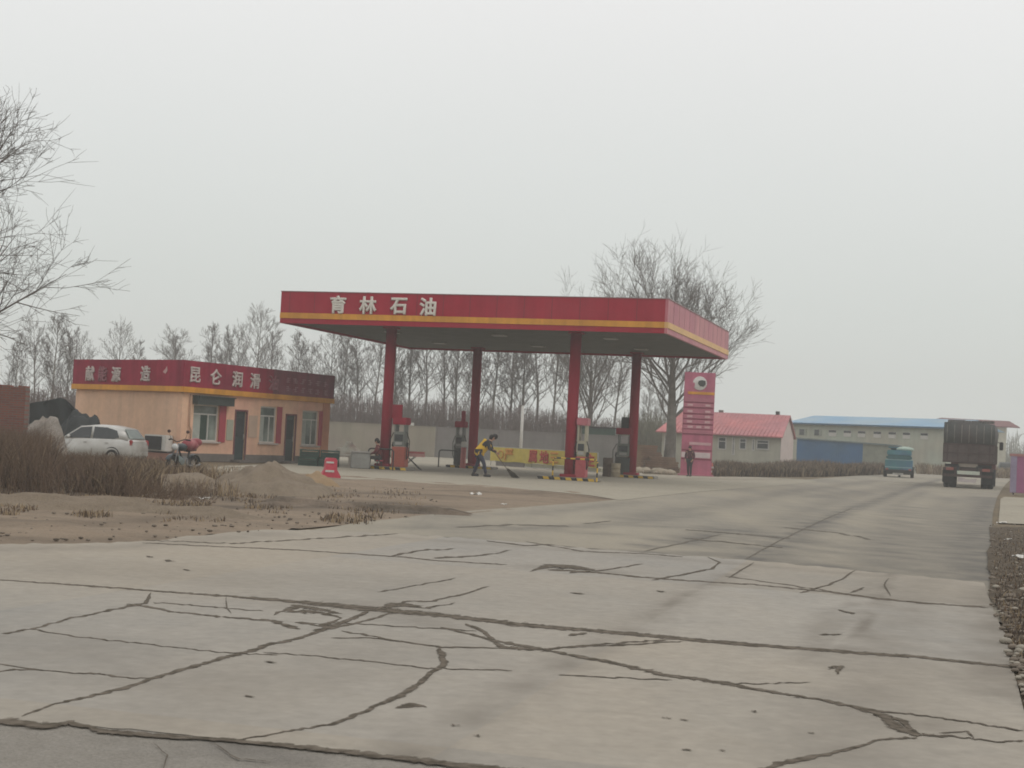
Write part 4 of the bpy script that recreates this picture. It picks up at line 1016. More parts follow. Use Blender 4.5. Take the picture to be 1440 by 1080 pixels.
J = dict(hip=(0, 0, .93), chest=(.02, 0, 1.3), neck=(.03, 0, 1.49), head=(.05, 0, 1.62), face=(1, 0, -.1),
         shL=(.02, .20, 1.42), elL=(.0, .27, 1.14), wrL=(.14, .22, .95), shR=(.02, -.20, 1.42), elR=(-.02, -.27, 1.15), wrR=(.12, -.22, .95),
         hpL=(0, .09, .90), knL=(.07, .10, .49), anL=(.0, .10, .09), toeL=(.14, .12, .04), hpR=(0, -.09, .90), knR=(.02, -.09, .49), anR=(-.10, -.09, .09), toeR=(.04, -.10, .04))
person('person in dark hooded maroon coat standing in front of the pink sign tower', (pp.x, pp.y, .012), R(-120), J, mat('dark_wine_coat', (.075, .02, .03), .8, .15, 5), mat('black_trousers', (.028, .026, .03), .8, .2, 5), sc=1.03, hood=True)
def cone(p, label, h=.75):
    t = thing('traffic_cone', label, 'traffic cone', tuple(p))
    q = MB(); q.box((0, 0, .02), (.38, .38, .04), bev=.01); q.build('base', rcone, t)
    q = MB(); q.lathe([(.15, .04), (.035, h), (0, h)], n=16); q.build('cone_body', orange, t)
    for a_, b_ in (((.128, .2), (.106, .33)), ((.09, .45), (.072, .56))): q = MB(); q.lathe([a_, b_], n=16); q.build('white_band', frw, t)
cone(at(1001, 669), 'red traffic cone with pale band at the foot of the pink sign tower', .8)

# red plastic barrier near the forecourt edge
p = at(464, 672)
t = thing('water_barrier', 'red plastic barrier with white bands at the edge of the forecourt', 'barrier', tuple(p), R(15))
q = MB(); q.prism([(-.34, 0, 0), (.34, 0, 0), (.33, 0, .08), (.2, 0, .3), (.19, 0, .62), (.14, 0, .68), (-.14, 0, .68), (-.19, 0, .62), (-.2, 0, .3), (-.33, 0, .08)], (0, .4, 0))
q.build('barrier_body', rcone, t).location = (0, -.2, 0)
for z0, z1 in ((.2, .27), (.5, .56)): q = MB(); q.box((-.05, -.215, (z0 + z1) / 2), (.26 if z0 > .3 else .3, .02, z1 - z0)); q.build('white_band', frw, t)

# stacked dark green crates in front of the shop's far end
base = at(448, 656)
for i, (dx, dz, n_) in enumerate(((-.45, 0, 'left one of the bottom row'), (.45, 0, 'right one of the bottom row'), (-.42, .36, 'left one of the top row'), (.48, .36, 'right one of the top row'))):
    t = thing('crate', 'dark green slatted crate by the shop wall, ' + n_, 'crate', (base.x + dx, base.y, .012 + dz), R(4 * i - 6), 'dark green crates stacked by the shop')
    q = MB(); gcr = mat('crate_green', (.025, .06, .045), .6, .2, 4)
    for z in (.03, .13, .23, .33):
        for s in (-1, 1):
            q.box((0, s * .24, z), (.84, .02, .06)); q.box((s * .41, 0, z), (.02, .46, .06))
    for s in (-1, 1):
        for r_2 in (-1, 1): q.box((s * .395, r_2 * .22, .175), (.04, .04, .35))
    q.build('slats', gcr, t)
    q = MB(); q.box((0, 0, .035), (.8, .44, .02)); q.build('bottom_board', gcr, t)
    q = MB(); q.box((0, 0, .16), (.76, .4, .2)); q.build('contents', darkm, t)

# things between the shop and the left front column
p = at(481, 655); t = thing('stone_bench', 'pale stone bench slab beside the green crates', 'bench', tuple(p), R(-6))
q = MB(); q.box((0, 0, .5), (1.3, .5, .09), bev=.02); q.build('seat', mat('pale_stone', (.5, .47, .41), .8, .12), t)
for s in (-1, 1): q = MB(); q.box((s * .45, 0, .23), (.25, .42, .46), bev=.02); q.build('leg', mat('bench_stone', (.36, .32, .27), .85, .15), t)
p = at(506, 659); t = thing('storage_bin', 'grey lidded bin standing beside the left front column', 'bin', tuple(p), R(8))
q = MB(); q.box((0, 0, .35), (.85, .6, .7), bev=.04); q.build('bin_body', mat('bin_grey', (.24, .235, .215), .7, .15), t)
q = MB(); q.box((0, 0, .73), (.9, .65, .07), bev=.03); q.build('lid', mat('bin_lid', (.33, .31, .29), .7, .15), t)
# brown heap under a tarp behind the bench
def heap(name, label, cat, p, wx, wy, h, m, seed=0, nx=26, ny=18, rough=.25, ridge=False, rz=0, pw=1.5):
    t = MB(); vs = []; fs = []
    for j in range(ny + 1):
        for i in range(nx + 1):
            u = i / nx * 2 - 1; v = j / ny * 2 - 1
            r = math.sqrt(u * u + v * v) if not ridge else max(abs(v), abs(u) ** 3)
            z = max(0, 1 - r ** pw) ** 1.15
            nn = noise.fractal(Vector((u * 2.3 + seed, v * 2.3, seed * 1.7)), 1, 2, 4)
            z = z * (1 + rough * nn) * h + (nn * .03 if z > .02 else 0)
            vs.append((u * wx / 2 * (1 + .08 * nn), v * wy / 2 * (1 + .08 * nn), max(z, 0) - .01))
    for j in range(ny):
        for i in range(nx):
            a = j * (nx + 1) + i; fs.append((a, a + 1, a + nx + 2, a + nx + 1))
    t.add(vs, fs, 0, True)
    o = t.build(name, m); o.location = p; o.rotation_euler.z = rz
    return tag(o, label, cat)
m_sand = ground_mat('heap_soil', (.215, .17, .125), (.175, .138, .10), (.26, .21, .155), .9, 4, 1.0)
m_sandw = ground_mat('heap_sand', (.29, .20, .115), (.24, .165, .095), (.33, .24, .15), .9, 4, 1.0)
p = at(490, 643); heap('tarp_heap', 'brown and grey tarp covered heap behind the stone bench', 'heap', tuple(p), 2.3, 1.6, .95, mat('brown_tarp', (.10, .055, .04), .8, .3, 2, tint=(.22, .21, .17)), 4, rough=.5)
# folding table with pink cover right of the front pump
p = at(577, 661); t = thing('folding_table', 'folding table with pink striped cover behind the grey pump', 'table', tuple(p), R(10))
q = MB(); q.box((0, 0, .80), (1.15, .7, .04), bev=.01); q.build('tabletop', rcone, t)
q = MB()
for k in range(6): q.box((0, -.31 + k * .124, .84), (1.2, .115, .03), 0, k % 2)
q.box((0, -.365, .70), (1.2, .015, .16), 0, 1); q.build('cover', [mat('cover_pink', (.50, .16, .14), .8, .12), mat('cover_pale', (.55, .30, .27), .8, .12)], t)
for s in (-1, 1):
    q = MB(); q.tube([(s * .5, -.28, 0), (-s * .35, -.28, .77)], .018, 6); q.tube([(s * .5, .28, 0), (-s * .35, .28, .77)], .018, 6); q.build('leg', darkm, t)
# AC / sign box on the back wall top, dark green hut behind
# ------------------------------------------------------------------ back wall
def wallseg(a, b_, h, m, label, name='yard_wall', th=.22):
    d = (b_ - a); L = d.length; d.normalize(); rz = math.atan2(d.y, d.x)
    t = thing(name, label, 'wall', (a.x, a.y, 0), rz)
    q = MB(); q.box((L / 2, 0, h / 2), (L, th, h)); q.build('wall_face', m, t)
    q = MB(); q.box((L / 2, 0, h + .03), (L + .02, th + .08, .06)); q.build('coping', m, t)
    n = int(L / 4)
    for i in range(n + 1):
        q = MB(); q.box((L * i / max(n, 1), -th * .25, h / 2), (.3, th, h - .01)); q.build('pier', m, t)
    return t
tan = mat('tan_wall', (.30, .27, .21), .9, .1, .6, .1, tint=(.34, .29, .24), streak=.06); mauve = mat('grey_wall', (.215, .195, .185), .9, .12, .6, .1, tint=(.19, .185, .17), streak=.06)
def gpt(px, Y): p = dep(px, 640, Y); return Vector((p.x, p.y, 0))
wallh = CAMH + 12.2 / F * 112
wallseg(gpt(380, 114), gpt(611, 111), wallh, tan, 'tan yard wall behind the shop and the left pumps')
wallseg(gpt(611.5, 111), gpt(884, 104), wallh, mauve, 'mauve grey yard wall behind the yellow banner')
# small white board leaning above the wall
p = dep(575, 595, 111); t = thing('white_board', 'small white board standing on top of the tan yard wall', 'board', (p.x, 111.4, wallh + .06)); q = MB(); q.box((0, 0, .11), (.75, .08, .22), bev=.01); q.build('board_face', frw, t)
q = MB(); q.box((0, 0, .0), (.5, .14, .03)); q.build('foot', grey, t)
# dark green hut behind the wall
p = gpt(840, 109); t = thing('green_shed', 'dark green box shed peeping over the grey yard wall', 'shed', (p.x, p.y, 0), R(-3)); zt = dep(840, 602, 109).z
q = MB(); q.box((0, 0, zt / 2), (2.5, 1.6, zt), bev=.02); q.build('shed_wall', mat('shed_green', (.05, .085, .065), .7, .2), t); q = MB(); q.box((0, 0, zt + .04), (2.7, 1.8, .09)); q.build('shed_roof', darkm, t)

# ------------------------------------------------------------------ car, motorbike
def wheel(parent, p, r, wd, axis='Y', rimm=ltgrey):
    q = MB(); q.lathe([(r * .62, -wd / 2), (r * .93, -wd / 2), (r, -wd * .35), (r, wd * .35), (r * .93, wd / 2), (r * .62, wd / 2), (r * .62, -wd / 2)], p, 24, 0, axis)
    w_ = q.build('wheel', rubber, parent)
    q = MB(); q.lathe([(0, -wd * .38), (r * .2, -wd * .42), (r * .6, -wd * .3), (r * .63, -wd * .46), (r * .63, wd * .46), (r * .6, wd * .3), (r * .2, wd * .42), (0, wd * .38)], p, 20, 0, axis)
    q.build('rim', rimm, w_)
    return w_
def loft(secs, mb, mi=0, smooth=True):      # rings with equal counts
    n = len(secs[0]); vs = [v for s in secs for v in s]; fs = []
    for i in range(len(secs) - 1):
        for k in range(n):
            k2 = (k + 1) % n; fs.append((i * n + k, i * n + k2, (i + 1) * n + k2, (i + 1) * n + k))
    fs += [tuple(range(n - 1, -1, -1)), tuple(range((len(secs) - 1) * n, len(secs) * n))]
    mb.add(vs, fs, mi, smooth)
silver = mat('silver_paint', (.52, .51, .48), .35, .08, 1.5, metal=.25, spec=.5, tint=(.34, .315, .28))
def hatchback(p, rz, label):
    t = thing('parked_car', label, 'car', p, rz)
    # x forward (nose +x), length 3.9
    def ring(x, zb, zs, zt, wb, wt):   # body section: bottom, shoulder, top
        pts = []
        for y, z in ((-wb * .9, zb), (-wb, zb + .12), (-wb * 1.01, (zb + zs) / 2), (-wb * .97, zs - .03), (-wt, zt), (wt, zt), (wb * .97, zs - .03), (wb * 1.01, (zb + zs) / 2), (wb, zb + .12), (wb * .9, zb)):
            pts.append((x, y, z))
        return pts
    S_ = [(-1.95, .34, .80, .86, .70, .60), (-1.88, .22, .90, .95, .78, .68), (-1.5, .20, .93, .97, .83, .72), (-.6, .18, .91, .95, .85, .74), (.3, .18, .89, .93, .85, .74), (.85, .18, .86, .92, .84, .72),
          (1.3, .20, .78, .86, .82, .68), (1.75, .24, .68, .76, .76, .6), (1.93, .34, .58, .64, .66, .5)]
    q = MB(); loft([ring(*s) for s in S_], q); body = q.build('body', silver, t)
    # cabin
    def cr_(x, z, w_): return (x, w_, z)
    q = MB(); prof_b = [(-1.82, .93), (-1.0, .93), (-.1, .92), (1.12, .88)]; 
    top = [(-1.45, 1.38), (-.95, 1.46), (-.25, 1.47), (.35, 1.40)]
    rings = []
    for (xb, zb), (xt, zt) in zip(prof_b, top):
        xm = (xb + xt) / 2
        rings.append([(xb, -.75, zb), (xt * .9 + xb * .1, -.63, zt - .07), (xt, -.53, zt - .01), (xt, 0, zt + .015), (xt, .53, zt - .01), (xt * .9 + xb * .1, .63, zt - .07), (xb, .75, zb)])
    loft(rings, q); q.build('cabin', silver, t)
    # glass: side windows both sides, windscreen, rear window; slightly proud panels
    for s in (-1, 1):
        for poly in ([(.93, .93), (.30, 1.34), (-.18, 1.39), (-.18, .95)], [(-.28, .95), (-.28, 1.39), (-.85, 1.38), (-1.28, 1.28), (-1.42, 1.02), (-1.2, .96)]):
            q = MB(); pts = []
            for x, z in poly:
                tt = (z - .93) / (1.40 - .93); y = .752 - tt * .118 + .004
                pts.append((x, s * y, z))
            q.prism(pts, (0, -s * .012, 0)); q.build('side_window', glassd, t)
        for x in (-1.2, 1.25): wheel(t, (x, s * .76, .29), .29, .18)
        q = MB(); q.lathe([(.30, 0), (.36, .015), (.36, -.06)], (1.25, s * .835, .30), 22, 0, 'Y'); q.lathe([(.30, 0), (.36, .015), (.36, -.06)], (-1.2, s * .835, .30), 22, 0, 'Y'); q.build('wheel_arch', blk, t)
        q = MB(); q.ball((1.78, s * .55, .66), .12, 10, 0, (.8, 1.2, .6)); q.build('headlight', mat('lamp_lens', (.5, .5, .48), .15, .05, spec=.6), t)
        q = MB(); q.box((-1.9, s * .64, .83), (.1, .2, .24), bev=.03); q.build('tail_light', mat('tail_red', (.35, .03, .03), .3, .1), t)
        q = MB(); q.ball((.72, s * .86, .98), .1, 10, 0, (.6, 1, .7)); q.build('wing_mirror', silver, t)
        for x in (.0, -.95): q = MB(); q.box((x, s * .852, .80), (.16, .03, .03), bev=.01); q.build('door_handle', silver, t)
    q = MB(); q.prism([(1.10, -.62, .93), (1.10, .62, .93), (.42, .50, 1.385), (.42, -.50, 1.385)], (.03, 0, .03)); q.build('windscreen', glassd, t)
    q = MB(); q.prism([(-1.80, -.6, .99), (-1.80, .6, .99), (-1.52, .48, 1.34), (-1.52, -.48, 1.34)], (-.03, 0, .012)); q.build('rear_window', glass, t)
    for x in (1.92, -1.95): q = MB(); q.box((x, 0, .42), (.1, 1.3, .22), bev=.05); q.build('bumper', silver, t)
    return t
pc = dep(133, 650, 57)
car = hatchback((pc.x, 57, -.12), R(180 - 14), 'silver hatchback parked behind the dry brush beside the shop')
for c_ in [car]: c_.scale = (.98, .98, 1.02)

def motorbike(p, rz, label):
    t = thing('motorbike', label, 'motorbike', p, rz)
    for x in (-.62, .62):
        q = MB(); q.lathe([(.22, -.05), (.28, -.055), (.30, 0), (.28, .055), (.22, .05), (.22, -.05)], (x, 0, .30), 22, 0, 'Y'); w_ = q.build('wheel', rubber, t)
        q = MB(); q.lathe([(0, -.04), (.05, -.04), (.05, .04), (0, .04)], (x, 0, .30), 10, 0, 'Y')
        for k in range(10): a = k * math.pi / 5; q.tube([(x, 0, .30), (x + .22 * math.cos(a), 0, .30 + .22 * math.sin(a))], .008, 4)
        q.build('spokes', ltgrey, w_)
    q = MB(); q.tube([(.62, .07, .30), (.48, .07, .72), (.40, .05, .98)], .022, 8); q.tube([(.62, -.07, .30), (.48, -.07, .72), (.40, -.05, .98)], .022, 8); q.build('fork', grey, t)
    q = MB(); q.tube([(.25, .38, 1.08), (.36, .22, 1.10), (.42, 0, 1.02), (.36, -.22, 1.10), (.25, -.38, 1.08)], .016, 8); hb = q.build('handlebar', darkm, t)
    for s in (-1, 1):
        q = MB(); q.tube([(.25, s * .38, 1.08), (.33, s * .26, 1.10)], .024, 8); q.build('grip', rubber, hb)
        q = MB(); q.tube([(.36, s * .25, 1.10), (.36, s * .32, 1.30)], .007, 5); q.ball((.36, s * .33, 1.34), .065, 10, 0, (.35, 1, .8)); q.build('mirror', mat('mirror_brown', (.09, .05, .04), .5, .2), hb)
    q = MB(); q.tube([(.40, 0, .92), (.15, 0, .62), (.05, 0, .36), (-.35, 0, .38), (-.62, 0, .30)], .03, 8); q.tube([(.30, 0, .80), (-.2, 0, .74), (-.75, 0, .78)], .028, 8); q.tube([(-.25, 0, .38), (-.35, 0, .74)], .03, 8); q.build('frame', darkm, t)
    q = MB(); q.box((.02, 0, .44), (.34, .26, .26), bev=.05); q.lathe([(.11, -.16), (.11, .16)], (-.05, 0, .42), 14, 0, 'Y'); q.build('engine', grey, t)
    q = MB(); q.ball((.12, 0, .86), .2, 14, 0, (1.35, .7, .62)); q.build('fuel_tank', mat('tank_teal', (.018, .030, .034), .35, .15, spec=.5), t)
    q = MB(); q.ball((-.38, 0, .94), .3, 16, 0, (1.3, .75, .62)); q.ball((-.62, .05, 1.02), .2, 12, 0, (1, 1, .7)); q.build('seat_cover', mat('seat_cover_red', (.26, .06, .07), .8, .25, 6, tint=(.35, .16, .16)), t)
    q = MB(); q.ball((.52, 0, .86), .11, 12, 0, (.8, 1, 1)); q.build('headlight', mat('lamp_lens', (.5, .5, .48)), t)
    for x, a0 in ((.62, .2), (-.62, .0)):
        q = MB(); vs = []; N = 9
        for k in range(N + 1):
            a = math.pi * (.12 + .76 * k / N) + (.15 if x > 0 else .1)
            for y in (-.075, 0, .075): vs.append((x + .345 * math.cos(a), y, .30 + .345 * math.sin(a) + (.015 if y == 0 else 0)))
        q.add(vs, [(3 * k + i, 3 * k + 1 + i, 3 * k + 4 + i, 3 * k + 3 + i) for k in range(N) for i in (0, 1)], 0, True); q.build('mudguard', mat('tank_teal', (.03, .06, .07)), t)
    q = MB(); q.prism([(.45, .1, .62), (.3, .2, .5), (.18, .2, .34), (.25, .12, .3), (.42, .1, .42)], (0, .02, 0)); q.prism([(.45, -.1, .62), (.3, -.2, .5), (.18, -.2, .34), (.25, -.12, .3), (.42, -.1, .42)], (0, -.02, 0)); q.build('leg_shield', mat('shield_pale', (.22, .26, .26), .4, .15), t)
    q = MB(); q.tube([(.0, .13, .32), (-.5, .15, .28), (-.8, .15, .34)], [.025, .035, .03], 8); q.build('exhaust', grey, t)
    q = MB(); q.tube([(-.05, .1, .3), (.0, .28, 0)], .012, 6); q.build('side_stand', darkm, t)
    return t
pm = at(256, 668)
motorbike((pm.x, pm.y, .0), R(-108), 'dark motorbike with a red covered seat parked in front of the shop corner')

# ------------------------------------------------------------------ left: brick pier, tarp shed, sacks
brick = bpy.data.materials.new('brick'); brick.use_nodes = True
_t = brick.node_tree; _b = _t.nodes['Principled BSDF']; _b.inputs['Roughness'].default_value = .9
_n = _t.nodes.new('ShaderNodeTexBrick'); _n.inputs['Color1'].default_value = (.23, .075, .05, 1); _n.inputs['Color2'].default_value = (.17, .06, .045, 1); _n.inputs['Mortar'].default_value = (.15, .12, .10, 1)
_n.inputs['Scale'].default_value = 1.0; _n.inputs['Mortar Size'].default_value = .012; _n.inputs['Brick Width'].default_value = .25; _n.inputs['Row Height'].default_value = .075
_c = _t.nodes.new('ShaderNodeTexCoord'); _m = _t.nodes.new('ShaderNodeMapping'); _m.inputs['Rotation'].default_value = (math.pi / 2, 0, 0)
_t.links.new(_c.outputs['Object'], _m.inputs[0]); _t.links.new(_m.outputs[0], _n.inputs[0]); _t.links.new(_n.outputs[0], _b.inputs['Base Color'])
pb = dep(33, 650, 47)
t = thing('brick_wall', 'weathered red brick wall end at the left edge of the photo', 'wall', (pb.x, 47, 0), R(3)); zt = dep(20, 547, 47).z
q = MB(); q.box((-1.6, 0, zt / 2), (3.2, .5, zt)); q.build('wall_face', brick, t)
q = MB(); random.seed(11)
for i in range(12): q.box((-.13 - i * .26, random.uniform(-.02, .02), zt + .035), (.24, .5, .07 * random.choice((0.9, 1, 2.2))))
q.build('broken_top_course', brick, t)
tarpd = mat('black_tarp', (.022, .026, .026), .6, .25, 1.5, .3)
pa = dep(37, 640, 60); pb2 = dep(108, 640, 60)
t = thing('lean_to', 'black tarp lean-to shelter between the brick wall and the shop', 'shelter', (pa.x, 60, 0)); Lw = pb2.x - pa.x
z0 = dep(37, 569, 60).z; z1 = dep(82, 561, 60).z; z2 = dep(104, 582, 60).z
q = MB(); vs = []; N = 16
for i in range(N + 1):
    x = Lw * i / N; zt_ = z0 + (z1 - z0) * min(1, i / (N * .63)) if i < N * .66 else z1 + (z2 - z1) * (i / N - .66) / .34
    for j in range(6):
        vs.append((x, j * .3, zt_ + .05 * math.sin(i * 1.3 + j) - .06 * j))
q.add(vs, [(6 * i + j, 6 * i + j + 1, 6 * i + j + 7, 6 * i + j + 6) for i in range(N) for j in range(5)], 0, True); q.build('tarp_roof', tarpd, t)
q = MB(); vs = []
for i in range(N + 1):
    x = Lw * i / N; zt_ = z0 + (z1 - z0) * min(1, i / (N * .63)) if i < N * .66 else z1 + (z2 - z1) * (i / N - .66) / .34
    for j in range(6): vs.append((x, .12 * math.sin(i * .9 + j * .6), .02 + (zt_ + .04) * j / 5))
q.add(vs, [(6 * i + j, 6 * i + j + 1, 6 * i + j + 7, 6 * i + j + 6) for i in range(N) for j in range(5)], 0, True); q.build('tarp_front', tarpd, t)
for x in (.05, Lw - .05): q = MB(); q.tube([(x, .15, 0), (x, .15, z2 - .1)], .05, 6); q.build('post', darkm, t)
pq = dep(62, 640, 53)
q = heap('covered_pile', 'pale grey tarp covered pile in front of the black shelter', 'pile', (pq.x, 53, 0), 1.6, 1.5, .9, mat('pale_tarp', (.30, .27, .24), .8, .25, 1.8, tint=(.20, .17, .14)), 9, rough=.2, pw=4)
q.scale = (1.15, 1, 1.6)
pq = dep(112, 640, 59)
q = heap('dark_pile', 'dark tarp covered pile behind the nose of the silver car', 'pile', (pq.x, 59, 0), 2.2, 1.5, 1.75, tarpd, 13, rough=.2, pw=3.5)

# ------------------------------------------------------------------ soil heaps
p = at(378, 692); heap('soil_heap', 'large grey brown soil heap in front of the shop doors', 'soil heap', (p.x, p.y, 0), 3.5, 4.4, .72, m_sand, 2, 60, 50, .42, pw=1.9)
p = at(432, 686); heap('sand_heap', 'smaller yellowish sand heap leaning on the right of the soil heap', 'sand heap', (p.x + .1, p.y + 1.0, 0), 1.5, 2.4, .42, m_sandw, 6, 34, 30, .25)
p = at(255, 690); heap('soil_heap', 'low brown soil heap at the edge of the dry brush', 'soil heap', (p.x, p.y, 0), 3.6, 3.5, .34, m_sand, 21, 34, 30, .4)
p = at(505, 717); heap('soil_ridge', 'dark low ridge of earth along the far edge of the dirt strip', 'soil ridge', (p.x, p.y, 0), 4.6, 1.2, .14, mat('mud_dark', (.15, .115, .085), .95, .3, 2.0, .6, tint=(.10, .08, .06)), 31, 60, 20, .6, True, R(6))
p = at(90, 716); heap('soil_ridge', 'low ridge of dug earth in front of the dry brush', 'soil ridge', (p.x, p.y, 0), 7.0, 1.4, .2, m_sand, 37, 60, 20, .6, True, R(-2))

# ------------------------------------------------------------------ house with pink red roof
def at_base(px, Y):
    p = dep(px, 640, Y); return Vector((p.x, p.y, gz(p.x, p.y)))
HY = 116
a = at_base(930, HY + 2); b_ = at_base(1097, HY - 1.2)
hd = (b_ - a).normalized(); hd.z = 0; hd.normalize(); hn = Vector((hd.y, -hd.x, 0))
if hn.y > 0: hn = -hn
HL = (b_ - a).length
t = thing('farmhouse', 'low farmhouse with faded red pitched roof behind the sign tower', 'house', (a.x, a.y, 0), math.atan2(hd.y, hd.x))
ez = dep(1000, 607, HY + 1).z; rzt = dep(1000, 582, HY + 4).z; zb0 = -.1; HD = 6.5
cream = mat('house_cream', (.44, .42, .34), .9, .12, .8, streak=.09); roofr = mat('house_roof_red', (.52, .19, .19), .7, .1, .6, tint=(.42, .18, .19), streak=.12)
q = MB(); q.box((HL / 2, HD / 2, (ez + zb0) / 2), (HL, HD, ez - zb0)); q.prism([(HL, 0, ez), (HL, HD, ez), (HL, HD / 2, rzt)], (-.2, 0, 0)); q.prism([(.2, 0, ez), (.2, HD, ez), (.2, HD / 2, rzt)], (-.2, 0, 0)); hw = q.build('wall', cream, t)
q = MB(); q.prism([(HL, -.004, zb0), (HL, HD + .004, zb0), (HL, HD + .004, ez), (HL, HD / 2, rzt - .1), (HL, -.004, ez)], (.04, 0, 0)); q.build('gable_wall', mat('gable_pink', (.55, .46, .42), .9, .12), t)
q = MB(); e = .45
q.prism([(-e, -e, ez - .25), (HL + .2, -e, ez - .25), (HL + .2, HD / 2, rzt + .05), (-e + 1.2, HD / 2, rzt + .05)], (0, 0, .1)); q.prism([(-e, HD + e, ez - .25), (HL + .2, HD + e, ez - .25), (HL + .2, HD / 2, rzt + .055), (-e + 1.2, HD / 2, rzt + .055)], (0, 0, .1))
for k in range(28): x = k / 27 * (HL - 1); q.tube([(x + .6, -e, ez - .15), (x + .9, HD / 2, rzt + .15)], .035, 4)
rf = q.build('roof', roofr, t)
q = MB(); q.box((HL - .9, HD / 2 + .3, rzt + .15), (.3, .3, .6)); q.build('chimney', darkm, rf)
q = MB(); q.box((HL * .42, HD / 2 + .3, rzt + .1), (.35, .3, .5)); q.build('chimney', plinth, rf)
for px0, px1, py0, py1 in ((929, 937, 610, 633), (1010, 1022, 614, 632), (1030, 1034, 614, 640), (1040, 1050, 616, 632), (1058, 1062, 617, 634), (1064, 1082, 618, 632)):
    o_ = Vector((a.x, a.y, 0)); s0, za = onplane(px0, py0, o_, hd); s1, _ = onplane(px1, py0, o_, hd); _, zb_ = onplane(px0, py1, o_, hd)
    if s0 < .1: s1 += .2 - s0; s0 = .2
    q = MB(); q.box(((s0 + s1) / 2, -.02, (za + zb_) / 2), (s1 - s0, .06, za - zb_)); wn = q.build('window', frw, t)
    k = .09; q = MB(); q.box(((s0 + s1) / 2, -.045, (za + zb_) / 2), (s1 - s0 - 2 * k, .03, za - zb_ - 2 * k)); q.build('pane', glassd, wn)
    q = MB(); q.box(((s0 + s1) / 2, -.062, zb_ + (za - zb_) * .65), (s1 - s0 - 2 * k, .02, .06)); q.build('glazing_bar', frw, wn)

# blue-roofed long building
BY = 150
a = at_base(1108, BY + 6); b_ = at_base(1331, BY - 8); bdv = (b_ - a); bdv.z = 0; BL = bdv.length; bdv.normalize()
t = thing('long_hall', 'long pale green hall with blue metal roof and a row of small windows', 'building', (a.x, a.y, 0), math.atan2(bdv.y, bdv.x))
o_ = Vector((a.x, a.y, 0))
def bz(px, py): return onplane(px, py, o_, bdv)
ezl = bz(1110, 594.5)[1]; ezr = bz(1328, 602)[1]; ez = (ezl + ezr) / 2; rt = (bz(1110, 587)[1] + bz(1328, 596.5)[1]) / 2
pg = mat('hall_green', (.42, .46, .38), .9, .1, .5, tint=(.42, .40, .32), streak=.09); bluer = mat('blue_roof', (.17, .32, .46), .5, .1, .5, tint=(.26, .36, .43))
q = MB(); q.box((BL / 2, 5, ez / 2), (BL, 10, ez)); q.build('wall', pg, t)
q = MB(); q.prism([(-.4, -.5, ez), (-.4, 10.5, ez), (-.4, 5, rt + .55)], (BL + .8, 0, 0)); q.build('roof', bluer, t)
q = MB(); q.box((BL / 2, -.52, ez - .02), (BL + .8, .06, .16)); q.build('gutter', mat('gutter_blue', (.06, .12, .19), .5, .1), t)
wx = (1113, 1129, 1150, 1171, 1192, 1212, 1234, 1255, 1275, 1300)
for i, px in enumerate(wx):
    s0, za = bz(px - 5.0, 602.5 + (px - 1113) * .034); s1, _ = bz(px + 5.5, 605); _, zb_ = bz(px, 611.5 + (px - 1113) * .034)
    q = MB(); q.box(((s0 + s1) / 2, -.02, (za + zb_) / 2), (s1 - s0, .08, za - zb_)); w_ = q.build('window', frw if i > 2 else mat('dull_frame', (.3, .32, .27)), t)
    q = MB(); q.box(((s0 + s1) / 2 - (.1 if i < 3 else 0), -.05, za - (za - zb_) * (.5 if i < 3 else .22)), ((s1 - s0) * (.6 if i < 3 else .96), .04, (za - zb_) * (.9 if i < 3 else .36))); q.build('pane', glassd, w_)
# blue sheet shed in front
SY = 132
a = at_base(1120, SY); b_ = at_base(1262, SY - 3); dv = (b_ - a); dv.z = 0; SL = dv.length; dv.normalize()
t = thing('blue_shed', 'low blue sheet metal shed in front of the pale green hall', 'shed', (a.x, a.y, 0), math.atan2(dv.y, dv.x)); o_ = Vector((a.x, a.y, 0))
zl = onplane(1122, 617, o_, dv)[1]; zr = onplane(1260, 627.5, o_, dv)[1]; zm = zl + (zr - zl) * .62
blu = mat('shed_blue', (.045, .14, .29), .6, .12, .8, tint=(.07, .16, .27)); q = MB(); sx_ = SL * .66
q.prism([(0, 0, 0), (sx_, 0, 0), (sx_, 0, zm), (0, 0, zl)], (0, 3, 0))
for k in range(30): x = sx_ * (k + .5) / 30; q.box((x, -.02, (zl + (zm - zl) * x / sx_) / 2), (.06, .04, zl + (zm - zl) * x / sx_ - .04))
q.build('sheet_wall', blu, t)
q = MB(); q.prism([(sx_, 0.02, 0), (SL, 0.02, 0), (SL, 0.02, zr), (sx_, 0.02, zm)], (0, 3, 0)); q.build('side_wall', mat('shed_grey', (.24, .25, .2), .85, .15), t)
q = MB(); q.prism([(-.1, -.15, zl), (SL + .1, -.15, zr), (SL + .1, -.15, zr + .12), (-.1, -.15, zl + .12)], (0, 3.3, 0)); q.build('roof_sheet', mat('shed_roof', (.16, .2, .2), .7, .2), t)
# brown gabled building beyond
a = at_base(1318, 190); t = thing('barn', 'distant barn with dull red gabled roof behind the dark truck', 'building', (a.x, a.y, 0), R(-4)); rr = dep(1330, 588, 190).z; er = dep(1330, 596, 190).z
q = MB(); q.box((4.6, 4, er / 2), (8.4, 8, er)); q.build('wall', cream, t)
q = MB(); q.prism([(-1.2, -.3, er - .1), (10.4, -.3, er - .1), (10.2, 4, rr), (1.2, 4, rr)], (0, 0, .12)); q.prism([(-1.2, 8.3, er - .1), (10.4, 8.3, er - .1), (10.2, 4, rr + .02), (1.2, 4, rr + .02)], (0, 0, .12)); q.build('roof', mat('barn_red', (.17, .07, .07), .8, .2), t)

